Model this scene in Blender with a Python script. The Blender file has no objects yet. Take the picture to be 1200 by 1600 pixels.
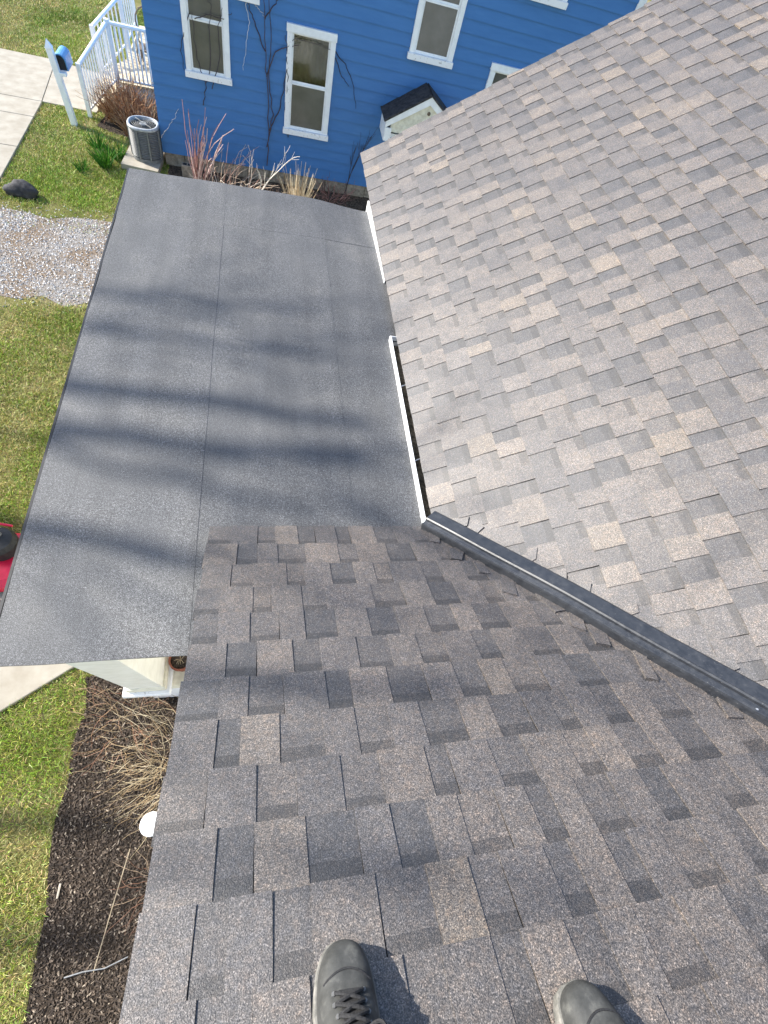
import bpy, bmesh, math, random
import numpy as np
from mathutils import Vector, Matrix

random.seed(7)
rng = np.random.default_rng(7)
scene = bpy.context.scene
COL = scene.collection

# ------------------------------------------------------------------ camera
CZ = 5.10                                   # height of the lens above the ground
R = np.array([[0.9704, 0.0082, 0.2416], [-0.1192, -0.8544, 0.5058], [0.2106, -0.5196, -0.8280]])
U_, _, V_ = np.linalg.svd(R); R = U_ @ V_
FPX = 764.26                                # focal length in pixels of the 1200x1600 photograph
cam = bpy.data.cameras.new('camera')
cam.sensor_fit = 'VERTICAL'; cam.sensor_height = 36.0
cam.lens = FPX / 1600 * 36.0
cam.clip_start = 0.02; cam.clip_end = 600
camo = bpy.data.objects.new('camera', cam); COL.objects.link(camo)
M4 = Matrix.Identity(4)
for i in range(3):
    M4[i][0] = R[i, 0]; M4[i][1] = -R[i, 1]; M4[i][2] = -R[i, 2]
M4[2][3] = CZ
camo.matrix_world = M4
scene.camera = camo
scene.render.resolution_x = 768; scene.render.resolution_y = 1024

def ray(px, py): return R @ np.array([px - 600.0, py - 800.0, FPX])
def on_z(px, py, z):                        # a pixel's direction met with a level plane
    r = ray(px, py); return r * ((z - CZ) / r[2]) + np.array([0, 0, CZ])
def on_y(px, py, y):
    r = ray(px, py); return r * (y / r[1]) + np.array([0, 0, CZ])
def project(p):
    k = R.T @ (np.asarray(p, float) - np.array([0, 0, CZ])); return k[0] / k[2] * FPX + 600, k[1] / k[2] * FPX + 800, k[2]

# ------------------------------------------------------------------ sky, sun, exposure
SUN_EL = math.radians(35)
saz = np.array([-0.915, 0.403]); saz /= np.linalg.norm(saz)
SUN = np.array([saz[0] * math.cos(SUN_EL), saz[1] * math.cos(SUN_EL), math.sin(SUN_EL)])
w = bpy.data.worlds.new('World'); scene.world = w; w.use_nodes = True
nt = w.node_tree; bg = nt.nodes['Background']
sky = nt.nodes.new('ShaderNodeTexSky'); sky.sky_type = 'NISHITA'; sky.sun_disc = False
sky.sun_elevation = SUN_EL; sky.sun_rotation = math.atan2(saz[0], saz[1])
nt.links.new(sky.outputs[0], bg.inputs[0]); bg.inputs[1].default_value = 0.15
sl = bpy.data.lights.new('sun', 'SUN'); sl.energy = 4.8; sl.angle = math.radians(0.53); sl.color = (1.0, 0.95, 0.87)
so = bpy.data.objects.new('sun', sl); COL.objects.link(so)
so.rotation_euler = Vector(SUN).to_track_quat('Z', 'Y').to_euler(); so.location = (-10, 4, 12)
scene.view_settings.view_transform = 'Standard'; scene.view_settings.look = 'None'
scene.view_settings.exposure = 1.17; scene.view_settings.gamma = 1.0
scene.view_settings.use_curve_mapping = False

# ------------------------------------------------------------------ materials
class N:
    def __init__(s, name):
        s.m = bpy.data.materials.new(name); s.m.use_nodes = True
        s.t = s.m.node_tree; s.b = s.t.nodes['Principled BSDF']
    def n(s, typ, **kw):
        x = s.t.nodes.new(typ)
        for k, v in kw.items(): setattr(x, k, v)
        return x
    def l(s, a, b): s.t.links.new(a, b)
    def pos(s): return s.n('ShaderNodeNewGeometry').outputs['Position']
    def noise(s, scale, detail=2.0, rough=0.5, vec=None):
        x = s.n('ShaderNodeTexNoise'); x.inputs['Scale'].default_value = scale
        x.inputs['Detail'].default_value = detail; x.inputs['Roughness'].default_value = rough
        s.l(vec if vec is not None else s.pos(), x.inputs['Vector']); return x.outputs['Fac']
    def ramp(s, fac, stops):
        x = s.n('ShaderNodeValToRGB'); e = x.color_ramp.elements
        while len(e) < len(stops): e.new(0.5)
        for i, (p, c) in enumerate(stops):
            e[i].position = p; e[i].color = (*c, 1) if len(c) == 3 else c
        s.l(fac, x.inputs[0]); return x.outputs[0]
    def mix(s, mode, fac, a, b):
        x = s.n('ShaderNodeMix', data_type='RGBA', blend_type=mode)
        for sock, v in ((x.inputs[0], fac), (x.inputs[6], a), (x.inputs[7], b)):
            if hasattr(v, 'is_output'): s.l(v, sock)
            elif isinstance(v, (int, float)): sock.default_value = v
            else: sock.default_value = (*v, 1)
        return x.outputs[2]
    def bump(s, h, strength, dist=0.002):
        x = s.n('ShaderNodeBump'); x.inputs['Strength'].default_value = strength; x.inputs['Distance'].default_value = dist
        s.l(h, x.inputs['Height']); s.l(x.outputs[0], s.b.inputs['Normal'])
    def done(s, col, rough=0.8, spec=0.5, metal=0.0):
        if hasattr(col, 'is_output'): s.l(col, s.b.inputs['Base Color'])
        else: s.b.inputs['Base Color'].default_value = (*col, 1)
        if hasattr(rough, 'is_output'): s.l(rough, s.b.inputs['Roughness'])
        else: s.b.inputs['Roughness'].default_value = rough
        s.b.inputs['Specular IOR Level'].default_value = spec
        s.b.inputs['Metallic'].default_value = metal
        return s.m
def g(v): return (v, v, v)
def attr(k, name='Col'):
    a = k.n('ShaderNodeAttribute'); a.attribute_name = name; return a.outputs['Color']

def mat_granules():
    k = N('shingle_granules')
    c = attr(k)
    c = k.mix('MULTIPLY', 1.0, c, k.ramp(k.noise(17, 3, 0.6), [(0.30, (0.80, 0.81, 0.83)), (0.72, (1.20, 1.17, 1.13))]))
    fine = k.noise(330, 2, 0.75)
    c = k.mix('MULTIPLY', 1.0, c, k.ramp(fine, [(0.33, g(0.16)), (0.5, g(0.80)), (0.60, g(1.4)), (0.69, g(3.1))]))
    c = k.mix('MULTIPLY', 1.0, c, k.ramp(k.noise(120, 2, 0.6), [(0.33, g(0.74)), (0.66, g(1.28))]))
    tint = k.noise(60, 3, 0.7)
    c = k.mix('MULTIPLY', 0.9, c, k.ramp(tint, [(0.30, (0.93, 0.98, 1.08)), (0.5, (1, 1, 1)), (0.68, (1.10, 1.0, 0.92))]))
    stain = k.noise(1.6, 4, 0.6)
    c = k.mix('MULTIPLY', 0.8, c, k.ramp(stain, [(0.35, (0.86, 0.87, 0.9)), (0.65, (1.08, 1.06, 1.03))]))
    k.bump(fine, 0.55, 0.003)
    return k.done(c, 0.52, 0.85)
def mat_roll():
    k = N('mineral_roll_roofing')
    base = k.ramp(k.noise(1.7, 6, 0.65), [(0.28, (0.072, 0.074, 0.077)), (0.5, (0.092, 0.093, 0.095)), (0.72, (0.124, 0.122, 0.118))])
    fine = k.noise(300, 2, 0.75)
    c = k.mix('MULTIPLY', 1.0, base, k.ramp(fine, [(0.33, g(0.22)), (0.5, g(0.86)), (0.62, g(1.6)), (0.71, g(3.6))]))
    mp = k.n('ShaderNodeMapping'); mp.inputs['Scale'].default_value = (9, 0.7, 1); k.l(k.pos(), mp.inputs[0])
    c = k.mix('MULTIPLY', 0.8, c, k.ramp(k.noise(1.0, 3, 0.5, mp.outputs[0]), [(0.35, g(0.86)), (0.65, g(1.12))]))
    c = k.mix('MULTIPLY', 1.0, c, k.ramp(k.noise(95, 2, 0.6), [(0.33, g(0.80)), (0.66, g(1.22))]))
    k.bump(fine, 0.5, 0.003)
    return k.done(c, 0.62, 0.5)
def mat_noisy(name, a, b, scale, rough=0.7, spec=0.4, bump=0.0, detail=4, metal=0.0, lo=0.35, hi=0.65):
    k = N(name); f = k.noise(scale, detail, 0.6)
    if bump: k.bump(f, bump, 0.01)
    return k.done(k.ramp(f, [(lo, a), (hi, b)]), rough, spec, metal)
def mat_attr(name, rough=0.8, spec=0.3, sc=40, amt=0.25, trans=0.0):
    k = N(name)
    c = k.mix('MULTIPLY', 1.0, attr(k), k.ramp(k.noise(sc, 3), [(0.3, g(1 - amt)), (0.7, g(1 + amt))]))
    return k.done(c, rough, spec)

M = {}
M['granule'] = mat_granules()
M['roll'] = mat_roll()
M['deck_board'] = mat_noisy('roof_deck', (0.05, 0.045, 0.04), (0.09, 0.08, 0.07), 12)
M['black_edge'] = mat_noisy('black_drip_edge', (0.012, 0.012, 0.013), (0.03, 0.03, 0.032), 30, 0.5)
M['white'] = mat_noisy('white_paint', (0.76, 0.77, 0.77), (0.85, 0.86, 0.86), 9, 0.45, 0.4)
M['white_worn'] = mat_noisy('worn_white_paint', (0.42, 0.40, 0.37), (0.82, 0.82, 0.82), 26, 0.6, 0.3, lo=0.28, hi=0.40)
M['cream'] = mat_noisy('cream_paint', (0.60, 0.56, 0.44), (0.78, 0.74, 0.60), 14, 0.6, 0.3)
M['pipe'] = None
def mat_pipe():
    k = N('dark_painted_metal'); f = k.noise(38, 5, 0.65)
    sc = k.noise(160, 2, 0.7)
    c = k.ramp(f, [(0.3, (0.016, 0.018, 0.022)), (0.62, (0.030, 0.033, 0.039)), (0.8, (0.07, 0.07, 0.07))])
    c = k.mix('MIX', k.ramp(sc, [(0.66, g(0)), (0.74, g(0.7))]), c, (0.16, 0.155, 0.15))
    k.bump(f, 0.08, 0.004)
    return k.done(c, k.ramp(f, [(0.3, g(0.28)), (0.7, g(0.5))]), 0.6)
M['pipe'] = mat_pipe()
M['gutter_dirt'] = mat_noisy('gutter_dirt', (0.02, 0.018, 0.014), (0.12, 0.10, 0.07), 55, 0.9)
def mat_blue():
    k = N('blue_siding_paint')
    mp = k.n('ShaderNodeMapping'); mp.inputs['Scale'].default_value = (1.2, 1, 6); k.l(k.pos(), mp.inputs[0])
    c = k.ramp(k.noise(2.2, 5, 0.6, mp.outputs[0]), [(0.3, (0.036, 0.150, 0.375)), (0.7, (0.046, 0.172, 0.41))])
    gmp = k.n('ShaderNodeMapping'); gmp.inputs['Scale'].default_value = (3, 1, 60); k.l(k.pos(), gmp.inputs[0])
    k.bump(k.noise(4, 3, 0.6, gmp.outputs[0]), 0.25, 0.002)
    return k.done(c, 0.5, 0.4)
M['blue'] = mat_blue()
M['mail_blue'] = mat_noisy('mailbox_blue', (0.05, 0.20, 0.42), (0.10, 0.29, 0.52), 20, 0.35)
M['dark'] = mat_noisy('dark_inside', (0.01, 0.01, 0.011), (0.02, 0.02, 0.02), 10, 0.8)
def mat_pane():
    k = N('window_glass')
    c = k.ramp(k.noise(3.5, 4, 0.6), [(0.3, (0.085, 0.085, 0.074)), (0.7, (0.125, 0.122, 0.108))])
    return k.done(c, 0.16, 0.6)
M['pane'] = mat_pane()
M['curtain'] = mat_noisy('curtain_cloth', (0.16, 0.18, 0.15), (0.30, 0.33, 0.28), 5, 0.9)
def mat_glass():
    k = N('clear_pane'); t = k.t
    out = t.nodes['Material Output']
    tr = k.n('ShaderNodeBsdfTransparent'); tr.inputs[0].default_value = (0.62, 0.65, 0.60, 1)
    gl = k.n('ShaderNodeBsdfGlossy'); gl.inputs['Roughness'].default_value = 0.06
    fr = k.n('ShaderNodeFresnel'); fr.inputs[0].default_value = 1.6
    mx = k.n('ShaderNodeMixShader'); k.l(fr.outputs[0], mx.inputs[0]); k.l(tr.outputs[0], mx.inputs[1]); k.l(gl.outputs[0], mx.inputs[2])
    k.l(mx.outputs[0], out.inputs[0]); return k.m
M['glass'] = mat_glass()
M['stone'] = mat_noisy('foundation_block', (0.20, 0.165, 0.12), (0.36, 0.31, 0.24), 18, 0.9, 0.2, 0.4)
M['concrete'] = mat_noisy('pale_concrete', (0.285, 0.255, 0.205), (0.36, 0.33, 0.275), 5, 0.9, 0.2, 0.15, 8)
M['tan_wood'] = mat_noisy('weathered_boards', (0.42, 0.34, 0.22), (0.58, 0.49, 0.35), 9, 0.8)
def mat_ground():
    k = N('ground_soil_and_thatch')
    a = k.ramp(k.noise(1.1, 5, 0.62), [(0.36, (0.10, 0.11, 0.028)), (0.5, (0.17, 0.16, 0.058)), (0.66, (0.25, 0.21, 0.11))])
    f = k.noise(60, 4, 0.7)
    c = k.mix('MULTIPLY', 1.0, a, k.ramp(f, [(0.3, g(0.55)), (0.7, g(1.45))]))
    k.bump(f, 0.8, 0.02)
    return k.done(c, 0.95, 0.1)
M['ground'] = mat_ground()
def mat_mulch():
    k = N('dark_soil'); f = k.noise(42, 5, 0.75)
    c = k.ramp(f, [(0.32, (0.022, 0.017, 0.013)), (0.55, (0.070, 0.054, 0.042)), (0.75, (0.17, 0.135, 0.105))])
    k.bump(f, 1.0, 0.03); return k.done(c, 0.95, 0.1)
M['mulch'] = mat_mulch()
def mat_gravelbed():
    k = N('gravel_dirt'); f = k.noise(48, 4, 0.7)
    c = k.ramp(k.noise(1.6, 4, 0.6), [(0.42, (0.23, 0.215, 0.20)), (0.60, (0.185, 0.14, 0.10))])
    c = k.mix('MULTIPLY', 1.0, c, k.ramp(f, [(0.3, g(0.5)), (0.7, g(1.5))]))
    k.bump(f, 0.8, 0.02); return k.done(c, 0.95, 0.1)
M['gravelbed'] = mat_gravelbed()
M['stones'] = mat_attr('gravel_stones', 0.85, 0.3, 60, 0.25)
M['grass'] = mat_attr('grass_blades', 0.65, 0.25, 20, 0.15)
M['plant'] = mat_attr('dry_stems', 0.8, 0.2, 30, 0.2)
M['bark'] = mat_noisy('tree_bark', (0.05, 0.042, 0.034), (0.12, 0.10, 0.085), 14, 0.95, 0.1, 0.6)
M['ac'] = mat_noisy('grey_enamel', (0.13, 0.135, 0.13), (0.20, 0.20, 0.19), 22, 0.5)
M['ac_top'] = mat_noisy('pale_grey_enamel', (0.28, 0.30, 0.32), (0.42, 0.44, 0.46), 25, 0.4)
M['rock'] = mat_noisy('dark_rock', (0.022, 0.022, 0.024), (0.06, 0.058, 0.06), 14, 0.8, 0.3, 0.8)
M['terracotta'] = mat_noisy('terracotta', (0.20, 0.06, 0.035), (0.32, 0.11, 0.06), 20, 0.8)
M['red'] = mat_noisy('red_enamel', (0.50, 0.008, 0.035), (0.66, 0.015, 0.055), 8, 0.3, 0.5)
M['rubber'] = mat_noisy('black_rubber', (0.012, 0.012, 0.012), (0.03, 0.03, 0.03), 40, 0.6)
M['grey_plastic'] = mat_noisy('grey_plastic', (0.10, 0.10, 0.10), (0.16, 0.16, 0.16), 30, 0.5)
M['steel'] = mat_noisy('galvanised', (0.30, 0.31, 0.33), (0.5, 0.51, 0.53), 25, 0.4, 0.5, metal=0.6)
def mat_leather():
    k = N('grey_leather'); f = k.noise(30, 5, 0.65); ff = k.noise(420, 2, 0.6)
    c = k.ramp(f, [(0.32, (0.030, 0.031, 0.030)), (0.55, (0.055, 0.056, 0.054)), (0.78, (0.13, 0.13, 0.12))])
    k.bump(ff, 0.25, 0.001); return k.done(c, 0.62, 0.35)
M['leather'] = mat_leather()
M['lace'] = mat_noisy('black_lace', (0.012, 0.012, 0.013), (0.03, 0.03, 0.032), 300, 0.8)
M['sole'] = mat_noisy('boot_sole', (0.10, 0.10, 0.09), (0.22, 0.21, 0.19), 60, 0.7)
M['denim'] = mat_noisy('dark_trousers', (0.02, 0.022, 0.03), (0.05, 0.052, 0.06), 120, 0.9)
M['white_plastic'] = mat_noisy('white_plastic', (0.74, 0.74, 0.72), (0.82, 0.82, 0.80), 8, 0.35)
M['brown_metal'] = mat_noisy('brown_metal', (0.10, 0.07, 0.045), (0.20, 0.15, 0.10), 20, 0.6)

# ------------------------------------------------------------------ helpers
def tag(o, label=None, cat=None, group=None, kind=None):
    if label: o['label'] = label
    if cat: o['category'] = cat
    if group: o['group'] = group
    if kind: o['kind'] = kind
    return o
def empty(name, loc, label, cat, group=None):
    o = bpy.data.objects.new(name, None); COL.objects.link(o); o.location = loc; o.empty_display_size = 0.1
    return tag(o, label, cat, group)
def mesh(name, verts, faces, mat, parent=None, cols=None, fcols=None, smooth=False):
    """cols: one colour per vertex; fcols: one per face"""
    verts = np.asarray(verts, float)
    if parent is not None and parent.parent is None: off = np.array(parent.location)
    elif parent is not None: off = np.array(parent.parent.location) + np.array(parent.location)
    else: off = np.zeros(3)
    me = bpy.data.meshes.new(name); me.from_pydata((verts - off).tolist(), [], faces)
    if cols is not None:
        a = me.color_attributes.new('Col', 'FLOAT_COLOR', 'POINT')
        c = np.ones((len(verts), 4)); c[:, :3] = cols; a.data.foreach_set('color', c.ravel())
    if fcols is not None:
        a = me.color_attributes.new('Col', 'FLOAT_COLOR', 'CORNER'); out = []
        for p, fc in zip(me.polygons, fcols): out += [*fc, 1.0] * p.loop_total
        a.data.foreach_set('color', out)
    if smooth: me.polygons.foreach_set('use_smooth', [True] * len(me.polygons))
    me.materials.append(mat); me.update()
    o = bpy.data.objects.new(name, me); COL.objects.link(o)
    if parent is not None: o.parent = parent
    return o
class MB:
    def __init__(s): s.v = []; s.f = []; s.c = []
    def add(s, v, f, c=None):
        k = len(s.v); s.v += [tuple(p) for p in v]; s.f += [tuple(i + k for i in q) for q in f]
        if c is not None: s.c += [tuple(c)] * len(v)
        return s
    def box(s, x0, x1, y0, y1, z0, z1, c=None):
        v = [(x, y, z) for z in (z0, z1) for y in (y0, y1) for x in (x0, x1)]
        return s.add(v, [(0, 2, 3, 1), (4, 5, 7, 6), (0, 1, 5, 4), (2, 6, 7, 3), (0, 4, 6, 2), (1, 3, 7, 5)], c)
    def tube(s, pts, r0, r1=None, n=5, c=None, cap=True):
        pts = [np.asarray(p, float) for p in pts]; r1 = r0 if r1 is None else r1; m = len(pts)
        v = []; prev = None
        for i, p in enumerate(pts):
            d = pts[min(i + 1, m - 1)] - pts[max(i - 1, 0)]; d = d / (np.linalg.norm(d) + 1e-9)
            if prev is None:
                a = np.cross(d, (0, 0, 1)); a = a if np.linalg.norm(a) > 0.1 else np.cross(d, (1, 0, 0))
            else: a = prev - d * (prev @ d)
            a = a / (np.linalg.norm(a) + 1e-9); prev = a; b = np.cross(d, a)
            r = r0 + (r1 - r0) * i / max(1, m - 1)
            for k in range(n):
                t = 2 * math.pi * k / n; v.append(p + r * (math.cos(t) * a + math.sin(t) * b))
        f = [(i * n + k, i * n + (k + 1) % n, (i + 1) * n + (k + 1) % n, (i + 1) * n + k) for i in range(m - 1) for k in range(n)]
        if cap: f += [tuple(range(n))[::-1], tuple(range((m - 1) * n, m * n))]
        return s.add(v, f, c)
    def lathe(s, cx, cy, prof, n=24, c=None):
        v = [(cx + r * math.cos(2 * math.pi * k / n), cy + r * math.sin(2 * math.pi * k / n), z) for r, z in prof for k in range(n)]
        f = [(i * n + k, i * n + (k + 1) % n, (i + 1) * n + (k + 1) % n, (i + 1) * n + k) for i in range(len(prof) - 1) for k in range(n)]
        return s.add(v, f, c)
    def build(s, name, mat, parent=None, smooth=False):
        return mesh(name, s.v, s.f, mat, parent, cols=s.c if s.c and len(s.c) == len(s.v) else None, smooth=smooth)
def box(name, x0, x1, y0, y1, z0, z1, mat, parent=None): return MB().box(x0, x1, y0, y1, z0, z1).build(name, mat, parent)
def bevel(o, wd=0.006, seg=2):
    m = o.modifiers.new('edge', 'BEVEL'); m.width = wd; m.segments = seg; m.limit_method = 'ANGLE'; return o
def prism(outline, z0, z1, name, mat, parent=None):
    n = len(outline); v = [(*p, z0) for p in outline] + [(*p, z1) for p in outline]
    f = [tuple(range(n))[::-1], tuple(range(n, 2 * n))] + [(i, (i + 1) % n, n + (i + 1) % n, n + i) for i in range(n)]
    return mesh(name, v, f, mat, parent)
# cheap value noise for scattering
_lat = rng.random((64, 64))
def vn(x, y, s):
    x = np.asarray(x) * s + 100; y = np.asarray(y) * s + 100
    i = np.floor(x).astype(int); j = np.floor(y).astype(int); u = x - i; v = y - j
    u = u * u * (3 - 2 * u); v = v * v * (3 - 2 * v)
    L = lambda a, b: _lat[a % 64, b % 64]
    return (L(i, j) * (1 - u) + L(i + 1, j) * u) * (1 - v) + (L(i, j + 1) * (1 - u) + L(i + 1, j + 1) * u) * v
def in_poly(px, py, poly):
    r = np.zeros(len(px), bool); n = len(poly)
    for i in range(n):
        (x1, y1), (x2, y2) = poly[i], poly[(i + 1) % n]
        c = (y1 > py) != (y2 > py)
        r ^= c & (px < (x2 - x1) * (py - y1) / (y2 - y1 + 1e-12) + x1)
    return r

# ================================================================== SETTING
ground = mesh('ground', [(-150, -150, 0), (150, -150, 0), (150, 150, 0), (-150, 150, 0)], [(0, 1, 2, 3)], M['ground'])
tag(ground, 'lawn soil stretching under and around both houses', 'ground', kind='structure')

def sheet(name, poly, z, mat, label, cat):
    o = mesh(name, [(*p, z) for p in poly], [tuple(range(len(poly)))], mat); return tag(o, label, cat, kind='structure')
def wob(p0, p1, n, amp):
    p0 = np.array(p0); p1 = np.array(p1); d = p1 - p0; q = np.array([-d[1], d[0]]) / np.linalg.norm(d)
    return [tuple(p0 + d * i / n + q * random.uniform(-amp, amp) * (0 < i)) for i in range(n)]
GRAVEL = wob((-9, 6.62), (-1.2, 6.48), 26, .10) + wob((-1.2, 6.48), (-1.2, 8.45), 3, .05) + wob((-1.2, 8.45), (-9, 8.75), 26, .14) + [(-9, 7)]
sheet('gravel_bed', GRAVEL, 0.004, M['gravelbed'], 'strip of pale gravel and brown dirt crossing the lawn', 'gravel')
MULCH = wob((-1.52, -3.2), (-1.56, 1.30), 16, .05) + wob((-1.56, 1.30), (-0.9, 1.45), 3, .03) + [(0.4, 1.45), (0.4, -3.2)]
sheet('planting_bed', MULCH, 0.004, M['mulch'], 'dark mulched planting bed along the near house wall', 'bed')
BED2 = wob((-1.75, 8.9), (2.6, 8.9), 14, .04) + [(2.6, 10.85), (-1.75, 10.85)]
M['dirt'] = mat_noisy('brown_dirt', (0.05, 0.036, 0.026), (0.17, 0.125, 0.085), 30, 0.95, 0.1, 0.8)
sheet('wall_bed', BED2, 0.004, M['dirt'], 'narrow planting bed at the foot of the blue house', 'bed')
BED3 = wob((-3.15, 11.75), (-1.8, 10.95), 8, .06) + [(-1.8, 12.95), (-2.95, 12.95)]
sheet('shrub_bed', BED3, 0.004, M['mulch'], 'leaf strewn bed beside the porch steps', 'bed')

# pavement: slabs picked apart by their joints
walk = empty('concrete_walk', (-5, 11, 0), 'pale concrete garden walk meeting the porch steps', 'walk'); walk['kind'] = 'structure'
del walk['category']
def slab(poly, parent, h=0.035):
    o = prism(poly, -0.05, h, 'slab', M['concrete'], parent); bevel(o, 0.008); return o
ys = [8.15, 9.30, 10.46, 11.62, 12.28]
for a, b in zip(ys[:-1], ys[1:]):
    slab([(-5.55, a + .006), (-4.17, a + .006), (-4.17, b - .006), (-5.55, b - .006)], walk)
    slab([(-7.0, a + .006), (-5.562, a + .006), (-5.562, b - .006), (-7.0, b - .006)], walk)
slab([(-7.0, 12.286), (-4.176, 12.286), (-4.32, 14.25), (-7.0, 14.3)], walk)
slab([(-4.164, 12.286), (-3.22, 12.24), (-3.02, 13.95), (-4.308, 14.22)], walk)
near_walk = empty('garden_path', (-2.2, 1.6, 0), 'concrete path running under the flat roof corner', 'path'); near_walk['kind'] = 'structure'; del near_walk['category']
slab([(-2.18, 1.05), (-1.69, 1.385), (-1.0, 1.86), (-1.0, 3.0), (-1.62, 2.70), (-2.62, 2.06)], near_walk)
slab([(-2.19, 1.043), (-2.63, 2.053), (-4.2, 1.0), (-3.76, -0.02)], near_walk)

# ------------------------------------------------------------------ lawn blades (nobody could count them)
def blades(name, rects, dens, holes, label, cat):
    V = []; C = []
    for x0, x1, y0, y1, dk in rects:
        n = int((x1 - x0) * (y1 - y0) * dens * dk)
        x = rng.uniform(x0, x1, n); y = rng.uniform(y0, y1, n)
        keep = np.ones(n, bool)
        for h in holes: keep &= ~in_poly(x, y, h) | ((rng.random(n) < .05) & (h is GRAVEL))
        d = vn(x, y, 2.2) * 0.6 + vn(x, y, 7.0) * 0.4
        keep &= rng.random(n) < 0.45 + 0.9 * d
        edge = np.minimum(np.abs(y - 6.52), np.abs(y - 8.65)) + 0.35 * (vn(x, y, 3.0) - .5)
        keep &= rng.random(n) < np.clip(0.10 + edge * 2.2, 0.10, 1)
        x = x[keep]; y = y[keep]; d = d[keep]; n = len(x)
        hgt = rng.uniform(0.018, 0.046, n) * (0.7 + 0.6 * d); a = rng.uniform(0, 2 * np.pi, n)
        lean = rng.uniform(0.2, 1.5, n) * hgt; wd = rng.uniform(0.0013, 0.0028, n) * (1.0 + 0.05 * np.maximum(0, y))
        la = rng.uniform(0, 2 * np.pi, n)
        p = np.stack([x, y, np.full(n, 0.003)], 1)
        sx = np.stack([np.cos(a) * wd, np.sin(a) * wd, np.zeros(n)], 1)
        tip = p + np.stack([np.cos(la) * lean, np.sin(la) * lean, hgt], 1)
        mid = p + np.stack([np.cos(la) * lean * .35, np.sin(la) * lean * .35, hgt * .62], 1)
        V.append(np.stack([p - sx, p + sx, mid + sx * .8, mid - sx * .8, tip], 1))
        big = vn(x, y, 0.9)
        dry = rng.random(n) < np.clip(0.30 + 0.75 * (vn(x + 9, y, 1.5) - 0.35) + 0.25 * (d < .4), 0.05, 0.85)
        gcol = np.stack([0.13 + 0.11 * rng.random(n), 0.20 + 0.12 * rng.random(n), 0.018 + 0.03 * rng.random(n)], 1) * (0.75 + 0.6 * big[:, None])
        dcol = np.stack([0.36 + 0.18 * rng.random(n), 0.32 + 0.15 * rng.random(n), 0.12 + 0.09 * rng.random(n)], 1)
        C.append(np.where(dry[:, None], dcol, gcol) * 1.15)
    V = np.concatenate(V); C = np.concatenate(C); n = len(V)
    me = bpy.data.meshes.new(name); me.vertices.add(n * 5); me.vertices.foreach_set('co', V.ravel())
    base = np.arange(n)[:, None] * 5
    idx = np.concatenate([base + np.array([[0, 1, 2, 3]]), base + np.array([[3, 2, 4]])], 1).ravel()
    me.loops.add(n * 7); me.loops.foreach_set('vertex_index', idx)
    me.polygons.add(n * 2)
    st = (np.arange(n)[:, None] * 7 + np.array([[0, 4]])).ravel()
    me.polygons.foreach_set('loop_start', st)
    at = me.color_attributes.new('Col', 'FLOAT_COLOR', 'POINT')
    cc = np.ones((n, 5, 4)); cc[:, :, :3] = C[:, None, :]; at.data.foreach_set('color', cc.ravel())
    me.materials.append(M['grass']); me.update(calc_edges=True); me.validate()
    o = bpy.data.objects.new(name, me); COL.objects.link(o)
    return tag(o, label, cat, kind='stuff')
PATHH = [(-2.18, 1.05), (-1.69, 1.385), (-1.0, 1.86), (-1.0, 3.0), (-1.62, 2.70), (-2.62, 2.06)]
PATH2 = [(-2.19, 1.043), (-2.63, 2.053), (-4.2, 1.0), (-3.76, -0.02)]
HOLES = [GRAVEL, MULCH, PATHH, PATH2, [(-7, 8.1), (-4.15, 8.1), (-4.15, 12.28), (-3.2, 12.24), (-3.0, 14.0), (-4.3, 14.27), (-7, 14.3)], BED2, BED3]
blades('lawn', [(-3.3, -1.2, -1.8, 6.7, 1.25), (-6.0, -3.3, -1.8, 6.7, 0.55), (-4.5, -1.6, 8.2, 12.3, 1.0), (-7.2, -2.2, 13.9, 18.5, 0.6)], 7600, HOLES,
       'short patchy green and straw coloured lawn grass', 'grass')

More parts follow.
